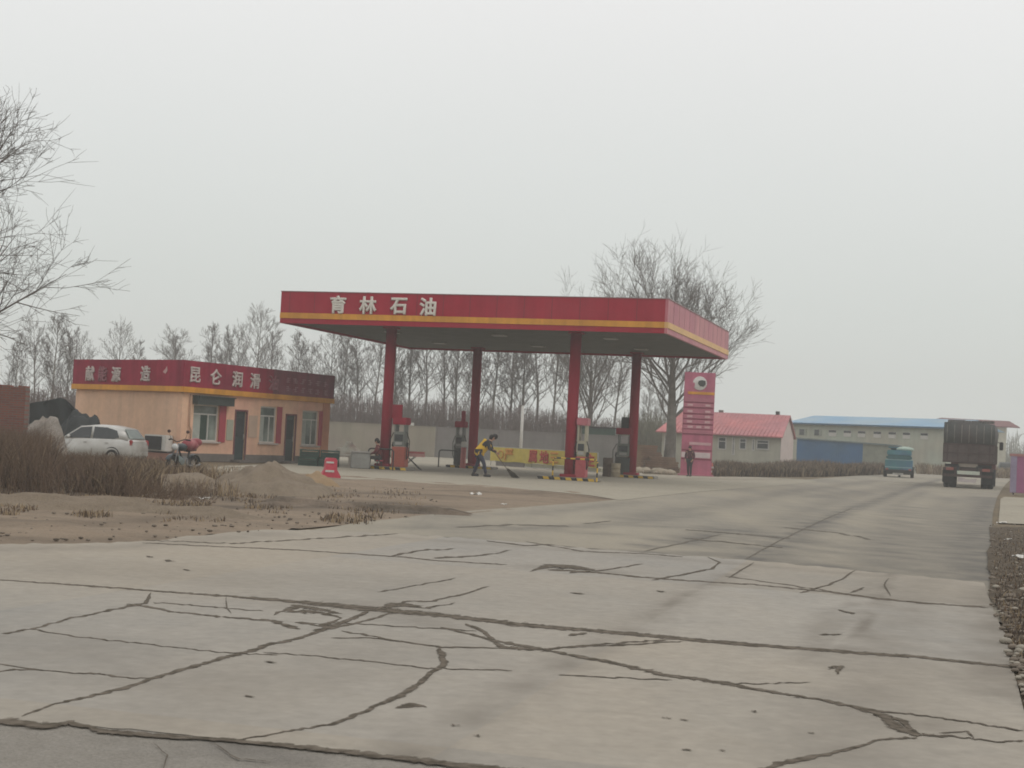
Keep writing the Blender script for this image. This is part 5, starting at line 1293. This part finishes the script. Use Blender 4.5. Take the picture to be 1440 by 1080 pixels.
# brown brick stacks behind the right pumps
m_bs = mat('old_brick_stack', (.19, .115, .075), .95, .25, 1.2, .4, tint=(.24, .17, .11))
for i, (px, Y, wd_, h_, lb) in enumerate(((902, 97, 2.7, 1.72, 'tall stack of old brown bricks right of the rear pump'), (932, 96.0, 2.2, .95, 'lower stack of old brown bricks beside the big tree'), (890, 94.5, 1.2, 1.25, 'narrow brown brick stack directly behind the rear pump'))):
    p = at_base(px, Y); t = thing('brick_stack', lb, 'brick stack', (p.x, p.y, 0), R(-4 + 3 * i))
    q = MB(); z = 0; random.seed(i + 20); L_ = 0
    while z < h_:
        hh = .145; s = 1 - .06 * random.random() - (.18 if z > h_ * .75 else 0)
        q.box((random.uniform(-.06, .06), random.uniform(-.04, .04), z + hh / 2), (wd_ * s, .9 * s, hh - .015), R(random.uniform(-2, 2)), bev=.015); z += hh
    q.build('brick_layers', m_bs, t)
q = MB(); random.seed(5)
for i in range(60):
    p = dep(random.uniform(890, 945), 660, random.uniform(89.5, 92)); s = random.uniform(.12, .38)
    q.ball((p.x, p.y, s * .25), s, 7, 0, (random.uniform(.8, 1.4), 1, random.uniform(.5, .8)))
tag(q.build('rubble', mat('rubble_stone', (.33, .28, .21), .95, .2, 3)), kind='stuff'); bpy.data.objects['rubble']['label'] = 'pale rubble stones along the back edge of the forecourt'

# ------------------------------------------------------------------ vehicles on the road
def truck(p, rz):
    t = thing('cargo_truck', 'tall dark tarped cargo truck driving away on the right', 'truck', p, rz)     # rear faces -Y
    dk = mat('tarp_charcoal', (.085, .09, .086), .75, .2, 1.2, .2, tint=(.085, .075, .072)); rust = mat('rusty_brown', (.075, .05, .045), .8, .3, 3); steel = mat('side_brown', (.09, .068, .062), .75, .25, 2)
    W, L = 2.38, 7.6
    q = MB(); q.box((0, L / 2, 1.72), (W, L, .95), bev=.02)
    for k in range(8): q.box((W / 2 + .015, .5 + k * .94, 1.72), (.05, .08, .95)); q.box((-W / 2 - .015, .5 + k * .94, 1.72), (.05, .08, .95))
    q.build('side_boards', steel, t)
    # tarp bulging over stakes
    q = MB(); secs = []
    for k in range(12):
        y = .02 + (L - .04) * k / 11; e_ = .03 * math.sin(k * 2.1)
        secs.append([(-W / 2, y, 2.19), (-W / 2 - .02 + e_, y, 2.8), (-W / 2 + .0, y, 3.22 + e_ * .5), (-W * .2, y, 3.27 + e_), (W * .2, y, 3.25 - e_), (W / 2 - .02, y, 3.18), (W / 2 + .02 - e_, y, 2.8), (W / 2, y, 2.19)])
    loft(secs, q); q.build('tarp', dk, t)
    q = MB()
    for k in range(5): q.box((-W / 2 + .2 + k * (W - .4) / 4, -.012, 1.72), (.07, .05, .94))
    for z in (1.3, 1.72, 2.15): q.box((0, -.018, z), (W - .02, .045, .07))
    q.build('tailgate', rust, t)
    q = MB()
    for k in range(7): q.tube([(-W / 2 + .15 + k * (W - .3) / 6, -.03, 3.12), (-W / 2 + .15 + k * (W - .3) / 6, -.05, 2.25)], .01, 4)
    q.build('tie_ropes', mat('rope', (.3, .28, .24), .9, .2), t)
    q = MB(); random.seed(8)
    for k in range(8): q.box((-W / 2 + .3 + k * .27, random.uniform(.4, 1.5), 3.30), (.26, .35, .13), R(random.uniform(-20, 20)), bev=.02)
    q.build('load', mat('load_grey', (.16, .15, .14), .9, .4, 4), t)
    q = MB(); q.box((-.45, 3.8, .98), (.12, 8.6, .25)); q.box((.45, 3.8, .98), (.12, 8.6, .25)); q.box((0, .35, 1.1), (2.2, .12, .15)); q.box((0, 1.2, .98), (.8, .15, .15)); q.build('chassis', darkm, t)
    for y in (1.1, 2.4):
        for s in (-1, 1):
            for o2 in (0, .3): wheel(t, (s * (1.04 - o2), y, .5), .5, .26, 'X', darkm)
    for s in (-1, 1): wheel(t, (s * 1.02, 8.3, .5), .5, .26, 'X', grey)
    for s in (-1, 1):
        q = MB(); q.box((s * .92, .42, .55), (.58, .02, .62)); q.build('mudflap', rubber, t)
        q = MB(); q.box((s * .85, -.03, .93), (.36, .05, .13), bev=.01); q.build('tail_light', mat('tail_dull', (.30, .1, .08), .5, .2), t)
    q = MB(); q.box((0, .0, .93), (2.35, .08, .14), bev=.02); q.box((0, .02, .62), (2.3, .08, .13), bev=.02); q.box((-.6, .05, .8), (.08, .06, .3)); q.box((.6, .05, .8), (.08, .06, .3)); q.build('rear_bumper', rust, t)
    q = MB(); q.box((0, .05, 1.13), (.9, .05, .17)); q.build('number_board', mat('dusty_board', (.26, .22, .18), .8, .2), t)
    q = MB(); q.prism([(-.45, -.03, .32), (.38, -.03, .30), (.45, -.03, .50), (.2, -.03, .47), (.0, -.03, .44), (-.2, -.03, .52), (-.45, -.03, .55)], (0, .02, 0)); q.build('white_flap', mat('flap_white', (.52, .46, .45), .7, .1), t)
    q = MB(); q.box((0, 8.6, 1.9), (2.3, 1.9, 2.1), bev=.12); cab = q.build('cab', mat('cab_red', (.15, .05, .05), .5, .15), t)
    q = MB(); q.box((0, 9.57, 2.3), (2.0, .04, .8)); q.build('windscreen', glassd, cab)
    for s in (-1, 1): q = MB(); q.box((s * 1.38, 8.9, 2.25), (.2, .1, .45), bev=.03); q.tube([(s * 1.1, 8.9, 2.5), (s * 1.38, 8.9, 2.4)], .02, 5); q.build('wing_mirror', blk, cab)
    t.scale = (1.09, 1.0, 1.09)
    return t
pt = at(1360, 687); truck((pt.x, pt.y, pt.z), math.atan2(-pt.x, pt.y) * 1.12)
def tricycle(p, rz):
    t = thing('cargo_tricycle', 'small teal three wheeled cargo vehicle seen from behind beside the dark truck', 'three wheeler', p, rz)
    teal = mat('teal_paint', (.06, .20, .22), .5, .15, 1.5, tint=(.07, .15, .24)); tb2 = mat('teal_light', (.24, .38, .40), .6, .15)
    W = 1.62
    q = MB(); q.box((0, 1.0, .78), (W, 2.0, .62), bev=.02)
    for k in range(5): q.box((-W / 2 + .15 + k * (W - .3) / 4, -.01, .78), (.05, .04, .6))
    q.build('cargo_box', teal, t)
    q = MB(); q.box((0, -.012, 1.08), (W, .04, .05)); q.box((0, -.012, .62), (W, .04, .05)); q.build('tailgate_rail', tb2, t)
    q = MB(); q.box((0, 2.5, 1.15), (1.35, .95, 1.3), bev=.12); q.box((0, 2.3, 1.84), (1.45, 1.5, .08), bev=.03); cab = q.build('cab', teal, t)
    q = MB(); q.box((-.05, 2.01, 1.45), (.7, .03, .35), bev=.01); q.build('rear_window', mat('pale_window', (.30, .40, .40), .3, .1), cab)
    q = MB(); q.box((0, 1.0, 1.22), (1.5, 1.9, .3), bev=.08); q.build('load', mat('load_teal', (.04, .12, .13), .8, .2), t)
    q = MB(); q.box((0, .9, 1.5), (1.45, 1.6, .34), bev=.06); q.build('covered_load', teal, t)
    q = MB(); q.ball((.32, 1.3, 1.74), .45, 12, 0, (1.2, 1.2, .4)); q.build('pale_bundle', mat('bundle', (.34, .42, .36), .8, .15), t)
    for s in (-1, 1):
        wheel(t, (s * .80, .7, .3), .3, .2, 'X', darkm)
        q = MB(); q.box((s * .82, .7, .64), (.26, .8, .05)); q.build('mudguard', darkm, t)
        q = MB(); q.box((s * .68, -.02, .5), (.16, .04, .1)); q.build('tail_light', mat('tail_dull', (.30, .1, .08)), t)
    wheel(t, (0, 2.95, .3), .3, .14, 'X', grey)
    q = MB(); q.box((0, 1.3, .42), (.9, 3.0, .12)); q.box((0, .1, .34), (1.5, .06, .3)); q.build('chassis', darkm, t)
    q = MB(); q.box((-.02, -.01, .22), (.62, .02, .13)); q.build('number_plate', mat('plate_white', (.6, .58, .55), .6, .1), t)
    t.scale = (1.12, 1.12, 1.12)
    return t
pt = at(1263, 671.5); tricycle((pt.x, pt.y, pt.z), math.atan2(-pt.x, pt.y) * 1.1)
# distant dark car at the far end of the road
pt = at_base(1415, 150)
t = thing('distant_car', 'small dark car far down the road right of the truck', 'car', (pt.x, pt.y, pt.z), R(75)); dkc = mat('dark_car', (.04, .045, .045), .5, .15)
q = MB(); loft([[(x, -.8, .3), (x, -.85, .6), (x, -.8, h), (x, .8, h), (x, .85, .6), (x, .8, .3)] for x, h in ((-2.1, .8), (-1.6, .95), (1.0, .95), (2.0, .75))], q, smooth=False); q.build('body', dkc, t)
q = MB(); loft([[(x, -.7, .94), (x * .8, -.6, h), (x * .8, .6, h), (x, .7, .94)] for x, h in ((-1.7, 1.3), (-1.0, 1.45), (.3, 1.45), (1.1, 1.1))], q, smooth=False); q.build('cabin', dkc, t)
for x in (-1.3, 1.3):
    for s in (-1, 1): wheel(t, (x, s * .75, .3), .3, .2)

# pink purple board at the right edge
p = at(1446, 697); t = thing('roadside_board', 'tall pink and lilac board standing at the right edge', 'sign', tuple(p), R(-14)); zt = dep(1440, 641, p.y).z - p.z; Wb = 50 / (F / p.y)
q = MB(); q.box((-0.0, 0, zt / 2 + .05), (Wb, .12, zt - .1), bev=.02); q.build('board_face', mat('board_pink', (.33, .12, .22), .6, .12, 1.5), t)
q = MB(); q.box((-Wb / 2 + .14, -.07, zt / 2 + .05), (.28, .03, zt - .12)); q.build('lilac_edge', mat('board_lilac', (.28, .24, .33), .6, .12), t)
q = MB(); q.box((0, 0, zt + .02), (Wb + .1, .2, .12)); q.build('top_rail', mat('board_top', (.36, .18, .17), .6, .12), t)
for s in (-1, 1): q = MB(); q.tube([(s * Wb * .4, .1, 0), (s * Wb * .4, .1, zt)], .04, 6); q.build('post', grey, t)

# ------------------------------------------------------------------ litter
random.seed(12)
lw_ = mat('litter_white', (.62, .60, .56), .7, .12, 6)
LT = [(288, 707, .2, 'white scrap of plastic on the dirt beside the soil ridge'), (668, 699, .25, 'crumpled cream bag on the dirt strip'), (708, 714, .13, 'small white scrap where the dirt meets the road'), (467, 684, .16, 'tiny white scrap on the dirt below the red barrier'),
      (1409, 740, .22, 'white scrap at the top of the rough verge'), (1431, 789, .16, 'white scrap in the middle of the rough verge'), (1418, 764, .14, 'grey scrap in the rough verge near its top'), (284, 664, .9, 'pale board lying by the motorbike'), (330, 660, .7, 'pale plank lying in front of the shop door')]
for px, py, s, lb in LT:
    p = at(px, py); q = MB(); vs = []; n = 5
    long_ = 'board' in lb or 'plank' in lb
    if long_:
        q.box((0, 0, .05), (s * 1.3, .25, .05), bev=.01); m_ = mat('pale_plank', (.42, .37, .30), .85, .15); nm = 'plank'
    else:
        for j in range(n):
            for i in range(n): vs.append(((i / 4 - .5) * s * (1 + .3 * random.random()), (j / 4 - .5) * s * .7, .03 + random.random() * s * .35))
        q.add(vs, [(j * n + i, j * n + i + 1, j * n + n + i + 1, j * n + n + i) for j in range(4) for i in range(4)], 0, False); m_ = lw_; nm = 'litter_scrap'
    o = q.build(nm, m_); o.location = (p.x, p.y, p.z + .03); o.rotation_euler.z = random.uniform(-.4, .4); tag(o, lb, 'plank' if long_ else 'litter')

# ------------------------------------------------------------------ bare trees
def grow(mb_t, mb_c, rng, h, r0, kind):
    up = Vector((0, 0, 1))
    def limb(p, d, L, r, lvl, mb, n):
        seg = max(2, int(5 - lvl)) if L > .5 else 2
        pts = [p.copy()]; rs = [r]; q = p.copy(); dd = d.copy()
        for i in range(seg):
            dd = (dd + Vector((rng.gauss(0, .10), rng.gauss(0, .10), rng.gauss(0, .06) + kind['lift'] * .12)) ).normalized()
            q = q + dd * (L / seg); pts.append(q.copy()); rs.append(max(kind['rmin'], r * (1 - .85 * (i + 1) / seg)))
        mb.tube(pts, rs, n, cap=False)
        return pts, rs, dd
    # trunk
    seg = 9; pts = [Vector((0, 0, -.1))]; rs = [r0 * 1.35]; q = Vector((0, 0, 0)); dd = up.copy()
    th = h * kind['trunk']
    for i in range(seg):
        dd = (dd + Vector((rng.gauss(0, kind['wob']), rng.gauss(0, kind['wob']), .3))).normalized(); q = q + dd * (th / seg); pts.append(q.copy()); rs.append(r0 * (1 - kind['tap'] * ((i + 1) / seg) ** .9))
    mb_t.tube(pts, rs, 9, cap=False)
    def along(pts, rs, t):
        f = t * (len(pts) - 1); i = min(int(f), len(pts) - 2); u = f - i
        return pts[i].lerp(pts[i + 1], u), rs[i] + (rs[i + 1] - rs[i]) * u, (pts[i + 1] - pts[i]).normalized()
    def side(d, a, az):
        o = d.orthogonal().normalized(); o = Matrix.Rotation(az, 3, d) @ o
        return (d * math.cos(a) + o * math.sin(a)).normalized()
    az = rng.random() * 6
    for i in range(kind['n1']):
        t = kind['lo'] + (1 - kind['lo']) * (i + rng.random() * .6) / kind['n1']; t = min(t, .985)
        p, r, d = along(pts, rs, t); az += 2.4 + rng.gauss(0, .4)
        L1 = h * kind['l1'] * kind['shape'](t) * rng.uniform(.75, 1.2)
        d1 = side(d, kind['a1'] * rng.uniform(.75, 1.2), az); r1 = min(r * .72, max(.03, L1 * kind['thick']))
        p1, rs1, _ = limb(p, d1, L1, r1, 1, mb_c, 6)
        for j in range(kind['n2']):
            t2 = .22 + .75 * (j + rng.random()) / kind['n2']; pp_, rr, d_ = along(p1, rs1, min(t2, .98))
            L2 = L1 * kind['l2'] * (1.15 - .5 * t2) * rng.uniform(.6, 1.25); d2 = side(d_, R(rng.uniform(25, 58)), rng.random() * 6.28); d2 = (d2 + up * .25 * kind['lift']).normalized()
            p2, rs2, _ = limb(pp_, d2, L2, max(kind['rmin'] * 1.6, min(rr * .7, L2 * .02)), 2, mb_c, 4)
            for k in range(kind['n3']):
                t3 = .15 + .8 * rng.random(); p_3, r3, d3 = along(p2, rs2, min(t3, .98))
                L3 = L2 * kind['l3'] * rng.uniform(.5, 1.25); dd3 = side(d3, R(rng.uniform(20, 55)), rng.random() * 6.28); dd3 = (dd3 + up * .2 * kind['lift']).normalized()
                p3, rs3, _ = limb(p_3, dd3, L3, max(kind['rmin'] * 1.2, r3 * .55), 3, mb_c, 3)
                for m in range(kind['n4']):
                    t4 = .2 + .75 * rng.random(); p4, r4, d4 = along(p3, rs3, min(t4, .98))
                    e = p4 + (side(d4, R(rng.uniform(20, 55)), rng.random() * 6.28) + up * .1).normalized() * L3 * rng.uniform(.3, .7)
                    mb_c.tube([p4, p4.lerp(e, .5) + Vector((rng.gauss(0, .02), rng.gauss(0, .02), 0)), e], [kind['rmin'], kind['rmin'], kind['rmin'] * .6], 3, cap=False)
bark = mat('bark', (.12, .105, .09), .95, .3, 2.0, .5, tint=(.16, .145, .125)); bark2 = mat('pale_bark', (.22, .20, .17), .95, .3, 2.0, .4, tint=(.10, .09, .08)); twig = mat('twig_bark', (.155, .135, .12), .95, .2, 1.5)
def make_tree(name, seed, h, r0, kind, label, loc, rz=0, group=None, bk=bark, sc=1.0):
    rng = random.Random(seed); a = MB(); b = MB(); grow(a, b, rng, h, r0, kind)
    t = thing(name, label, 'tree', loc, rz, group)
    a.build('trunk', bk, t); b.build('crown', twig, t)
    t.scale = (sc, sc, sc)
    return t
pop = dict(trunk=.95, wob=.04, tap=.92, n1=26, lo=.26, l1=.31, a1=R(42), n2=6, l2=.55, n3=5, l3=.6, n4=1, thick=.014, rmin=.012, lift=1.0, shape=lambda t: (1.25 - t) * .95 if t > .35 else .7)
pop2 = dict(pop, n1=20, lo=.40, l1=.28, a1=R(50), shape=lambda t: 1.15 - .6 * t, trunk=.95, n2=5, n3=4)
big = dict(trunk=.62, wob=.03, tap=.72, n1=20, lo=.33, l1=.44, a1=R(46), n2=10, l2=.55, n3=8, l3=.55, n4=3, thick=.013, rmin=.008, lift=1.0, shape=lambda t: 1.05 - .25 * abs(t - .6))
wide = dict(trunk=.70, wob=.05, tap=.75, n1=18, lo=.22, l1=.46, a1=R(66), n2=9, l2=.52, n3=6, l3=.55, n4=3, thick=.013, rmin=.005, lift=.35, shape=lambda t: 1.0 - .35 * t)
# big tree beside the sign tower
pbt = at_base(942, 97); bh = dep(960, 338, 97).z * .90
tb_ = make_tree('bare_tree', 53, bh, .46, big, 'big bare tree with a thick trunk standing left of the sign tower', (pbt.x, pbt.y, 0), R(205), 'bare trees around the station', bk=bark)
tb_.rotation_euler.y = R(1)
# second one behind the canopy
pbt2 = at_base(828, 112); tr2 = make_tree('bare_tree', 77, dep(880, 368, 112).z * .74, .30, dict(big, n1=13, a1=R(36), n2=7), 'spreading bare tree rising behind the right end of the canopy', (pbt2.x, pbt2.y, 0), R(80), 'bare trees around the station')
tr2.rotation_euler.y = R(5)
# near tree at the left edge, trunk outside the frame
pn = dep(-92, 640, 38)
make_tree('bare_tree', 95, 11.6, .24, wide, 'large bare tree reaching in from the left edge of the photo', (pn.x, pn.y, 0), R(200), 'bare trees around the station')
# poplars: seven prototypes, then copies
PR = []
for i in range(7):
    PR.append((i, pop if i % 2 == 0 else pop2))
protos = {}
SP = []
def base_lab(px):
    return None
rows = [(18, 470, 118), (42, 452, 120), (70, 438, 112), (88, 462, 125), (104, 474, 122), (160, 461, 135), (186, 482, 150), (232, 472, 150), (246, 466, 140), (285, 452, 140), (306, 462, 150), (330, 468, 145), (354, 440, 135), (376, 456, 142), (410, 468, 132), (436, 484, 140)]
under = [(a_, b_, c_ + 8) for a_, b_, c_ in [(456, 470, 128), (480, 462, 126), (500, 466, 130), (523, 450, 124), (548, 460, 128), (575, 455, 130), (592, 440, 126), (618, 455, 130), (640, 450, 121), (668, 455, 128), (691, 450, 126), (714, 452, 130), (736, 440, 124), (752, 445, 131), (776, 440, 118), (800, 450, 126), (826, 452, 128), (862, 470, 135), (905, 530, 170), (925, 540, 180)]]
dlabs = ['first', 'second', 'third', 'fourth', 'fifth', 'sixth', 'seventh', 'eighth', 'ninth', 'tenth', 'eleventh', 'twelfth', 'thirteenth', 'fourteenth', 'fifteenth', 'sixteenth', 'seventeenth', 'eighteenth', 'nineteenth', 'twentieth']
random.seed(99)
for k, (lst, side_) in enumerate(((rows, 'left'), (under, 'mid'))):
    for i, (px, ty, Y) in enumerate(lst):
        p = at_base(px, Y); hh = dep(px, ty, Y).z
        if side_ == 'left':
            if i < 5: lab = 'bare poplar over the black shelter, ' + dlabs[i] + ' from the left edge'
            else: lab = 'bare poplar rising behind the shop roof, ' + dlabs[i - 5] + ' from the left'
        else: lab = 'bare poplar trunk behind the yard wall, ' + dlabs[i] + ' from the shop'
        key = (i * 3 + k) % 7
        if key not in protos:
            t = make_tree('bare_poplar', 200 + key, 13.0, .17, PR[key][1], lab, (p.x, p.y, 0), 0, 'bare poplars behind the station', bk=bark2 if key % 3 == 0 else bark)
            protos[key] = t
        else:
            t = copy_tree(protos[key]); t['label'] = lab
        s = hh / 13.0; t.location = (p.x, p.y, 0); t.scale = (s * random.uniform(.9, 1.2), s * random.uniform(.9, 1.2), s); t.rotation_euler = (random.gauss(0, .015), random.gauss(0, .02), random.uniform(0, 6.28))
# two leaning ones seen between the columns
# ------------------------------------------------------------------ thicket and far tree line (stuff)
def stems(name, label, m, n, gen, seed):
    rng = random.Random(seed); q = MB()
    for i in range(n):
        p, h, r, lean = gen(rng)
        a = Vector(p); b = a + Vector((rng.gauss(0, lean), rng.gauss(0, lean), h)); mid = a.lerp(b, .5) + Vector((rng.gauss(0, lean * .3), 0, 0))
        q.tube([a, mid, b], [r, r * .8, r * .3], 3, cap=False)
        for j in range(4):
            t = rng.uniform(.3, .9); c = a.lerp(b, t); d = c + Vector((rng.gauss(0, h * .12), rng.gauss(0, h * .12), h * rng.uniform(.08, .25)))
            q.tube([c, d], [r * .45, r * .2], 3, cap=False)
    o = q.build(name, m); tag(o, label, kind='stuff'); return o
thm = mat('thicket_bark', (.17, .13, .12), .95, .2, .8, tint=(.16, .135, .12))
def g1(rng):
    px = rng.uniform(430, 872); Y = rng.uniform(117, 134); p = dep(px, 640, Y); top = rng.uniform(3.0, 4.9) * (1 - .18 * max(0, (px - 700) / 170)) ; return (p.x, p.y, 0), top, .035, .25
stems('thicket', 'dense brown purple thicket of saplings behind the yard wall', thm, 2400, g1, 1)
def g2(rng):
    px = rng.uniform(872, 935); Y = rng.uniform(125, 170); p = dep(px, 640, Y); return (p.x, p.y, 0), rng.uniform(2.5, 5.0), .05, .3
stems('far_thicket', 'hazy grey brush beyond the brick stacks', mat('far_brush', (.15, .14, .10), .95, .2, .8), 500, g2, 2)
def g3(rng):
    px = rng.uniform(-60, 112); Y = rng.uniform(78, 100); p = dep(px, 640, Y); return (p.x, p.y, 0), rng.uniform(2.0, 3.6), .04, .3
stems('left_thicket', 'dark brush behind the black shelter', thm, 500, g3, 3)
def g4(rng):
    px = rng.uniform(1380, 1475); Y = rng.uniform(260, 340); p = dep(px, 640, Y); return (p.x, p.y, .3), rng.uniform(2, 5) if rng.random() < .8 else rng.uniform(6, 8.5), .09, .5
stems('far_woodland', 'faint far trees on the horizon at the right', mat('far_brush', (.15, .14, .10)), 500, g4, 4)

# ------------------------------------------------------------------ dry brush and grass (stuff)
def blades(name, label, mats, n, gen, seed, w0=.012, lean=.28):
    rng = random.Random(seed); v = []; f = []; mi = []
    for i in range(n):
        (x, y, z), h, m = gen(rng)
        a = rng.uniform(0, 6.28); c, s = math.cos(a) * w0, math.sin(a) * w0
        lx, ly = rng.gauss(0, h * lean), rng.gauss(0, h * lean)
        o = len(v)
        v += [(x - c, y - s, z), (x + c, y + s, z), (x + lx * .4 + c * .8, y + ly * .4 + s * .8, z + h * .6), (x + lx * .4 - c * .8, y + ly * .4 - s * .8, z + h * .6), (x + lx, y + ly, z + h)]
        f += [(o, o + 1, o + 2, o + 3), (o + 3, o + 2, o + 4)]; mi += [m, m]
    me = bpy.data.meshes.new(name); me.from_pydata(v, [], f)
    for m in mats: me.materials.append(m)
    me.polygons.foreach_set('material_index', mi)
    ob = bpy.data.objects.new(name, me); C.objects.link(ob); return tag(ob, label, kind='stuff')
b1 = mat('brush_brown', (.14, .092, .06), .95, .25, 1.2, tint=(.105, .072, .048)); b2 = mat('straw', (.30, .225, .14), .9, .2, 1.2); b3 = mat('brush_dark', (.07, .052, .042), .95, .25, 1.5)
def clump(x, y, s=.35): return noise.noise(Vector((x * s, y * s, 5)))
def gbrush(rng):
    while True:
        px = rng.uniform(-40, 340) if rng.random() < .3 else rng.uniform(-40, 230); yf = 30.0 if px < 200 else 32 ; Y = rng.uniform(yf, 48)
        p = dep(px, 640, Y); c = clump(p.x, p.y, .55)
        if c < -.05 and rng.random() < .85: continue
        fall = max(.12, 1 - max(0, (px - 70) / 250))
        h = (.30 + .8 * rng.random() ** 1.8 + .9 * max(c, 0)) * (.35 + .65 * fall)
        if px < 80: h *= 1.25
        zlim = dep(px, 640 if px > 75 else 606, Y).z * rng.uniform(.6, 1.12)
        h = min(h, max(.15, zlim))
        return (p.x, p.y, -.02), h, (1 if rng.random() < .12 + max(0, px - 90) / 420 else 0 if rng.random() < .62 else 2)
blades('dry_brush', 'tangled dry brown weeds in front of the silver car', [b1, b2, b3], 19000, gbrush, 5, .009, .36)
def g5(rng):
    while True:
        px = rng.uniform(-60, 300); Y = rng.uniform(29, 46); p = dep(px, 640, Y)
        if clump(p.x, p.y, .55) > -.1 or rng.random() < .3: break
    fall = max(.25, 1 - max(0, (px - 60) / 230)); zl = dep(px, 640 if px > 75 else 604, Y).z * rng.uniform(.8, 1.2)
    return (p.x, p.y, 0), min(zl, rng.uniform(.4, 1.5) * fall), .006, .22
stems('dry_shrubs', 'thin dead shrub stems standing up through the dry brush', mat('shrub_stem', (.155, .105, .072), .95, .25, 1.5), 5000, g5, 21)
def gtuft(rng):
    px = rng.uniform(-60, 480); p = at(px, rng.uniform(690, 735)); 
    for _ in range(20):
        if clump(p.x, p.y, .9) > .12: break
        px = rng.uniform(-60, 600); p = at(px, rng.uniform(688, 738))
    return (p.x, p.y, 0), rng.uniform(.02, .13) , rng.choice((0, 1, 1, 2))
blades('dry_grass_tufts', 'low dry grass tufts scattered over the dirt strip', [b1, b2, b3], 5500, gtuft, 6, .010)
_near = {}
def gfield(rng):
    px = rng.uniform(1004, 1245); Y = rng.uniform(0, 1)
    yf = 670 if px < 1150 else 670 - (px - 1150) * .03
    k_ = int(px / 4)
    if k_ not in _near: _near[k_] = at(px, yf + .5).y
    d = _near[k_] + rng.random() ** 1.5 * 26; p = dep(px, 640, d); z = gz(p.x, d)
    return (p.x, d, z), rng.uniform(.2, .95) * (.8 + .6 * clump(p.x, d, .3)), rng.choice((0, 0, 1, 2))
blades('roadside_weeds', 'brown dry weeds between the sign tower and the blue shed', [mat('weed_brown', (.16, .115, .08), .95, .2), mat('weed_straw', (.25, .20, .13), .9, .2), b3], 30000, gfield, 7, .03)
def gfar(rng):
    px = rng.uniform(1290, 1335) if rng.random() < .4 else rng.uniform(1395, 1470); Y = rng.uniform(125, 175); p = dep(px, 640, Y); return (p.x, Y, gz(p.x, Y)), rng.uniform(.3, 1.1), rng.choice((0, 1))
blades('far_weeds', 'pale weeds along the far bend of the road', [mat('weed_brown', (.16, .115, .08)), mat('weed_straw', (.25, .20, .13))], 5000, gfar, 8, .05)
def gverge(rng):
    while True:
        px = rng.uniform(1392, 1500); py = rng.uniform(745, 960)
        if px > 1392 + max(0, (py - 850)) * .45 + 6: break
    p = at(px, py); return (p.x, p.y, .02), rng.uniform(.01, .05) * (1 + 1.5 * (rng.random() < .12)), rng.choice((0, 1, 2, 2))
blades('verge_grass', 'short dead grass on the rough verge at the right edge', [b1, b2, b3], 6000, gverge, 9, .006)
q = MB(); random.seed(31)
for i in range(700):
    while True:
        px = random.uniform(1390, 1500); py = random.uniform(738, 1000)
        if px > 1392 + max(0, (py - 850)) * .35: break
    p = at(px, py); s = random.uniform(.008, .03) * (1 if random.random() < .9 else 2); q.ball((p.x, p.y, .03 + s * .2), s, 6, random.choice((0, 0, 0, 0, 1)), (random.uniform(.8, 1.5), 1, .6))
tag(q.build('verge_stones', [mat('stone_brown', (.17, .14, .11), .95, .2), mat('stone_pale', (.30, .27, .22), .9, .2)]), 'small stones and clods on the rough verge', kind='stuff')
q = MB(); random.seed(32)
for i in range(380):
    px = random.uniform(-60, 620); p = at(px, random.uniform(688, (764 - max(0, px - 200) * .09)))
    s = random.uniform(.006, .032); q.ball((p.x, p.y, .03 + s * .1), s, 6, random.choice((0, 0, 0, 1)), (random.uniform(.8, 1.6), 1, .6))
oo = q.build('dirt_clods', [mat('stone_brown', (.17, .14, .11)), mat('clod_dark', (.10, .08, .06), .95, .2)]); tag(oo, 'clods and pebbles scattered over the dirt strip', kind='stuff')

# ------------------------------------------------------------------ haze
hz = MB(); hz.box((0, 180, 11), (700, 400, 26.0))
hm = bpy.data.materials.new('haze_air'); hm.use_nodes = True; ht = hm.node_tree; ht.nodes.clear()
ho = ht.nodes.new('ShaderNodeOutputMaterial'); pv = ht.nodes.new('ShaderNodeVolumePrincipled'); pv.inputs['Density'].default_value = .0015; pv.inputs['Color'].default_value = (.92, .93, .92, 1)
ht.links.new(pv.outputs[0], ho.inputs['Volume'])
USE_HAZE = True
if USE_HAZE:
    ho_ = hz.build('haze', hm); tag(ho_, 'thin pale haze in the air over the whole scene', kind='stuff')
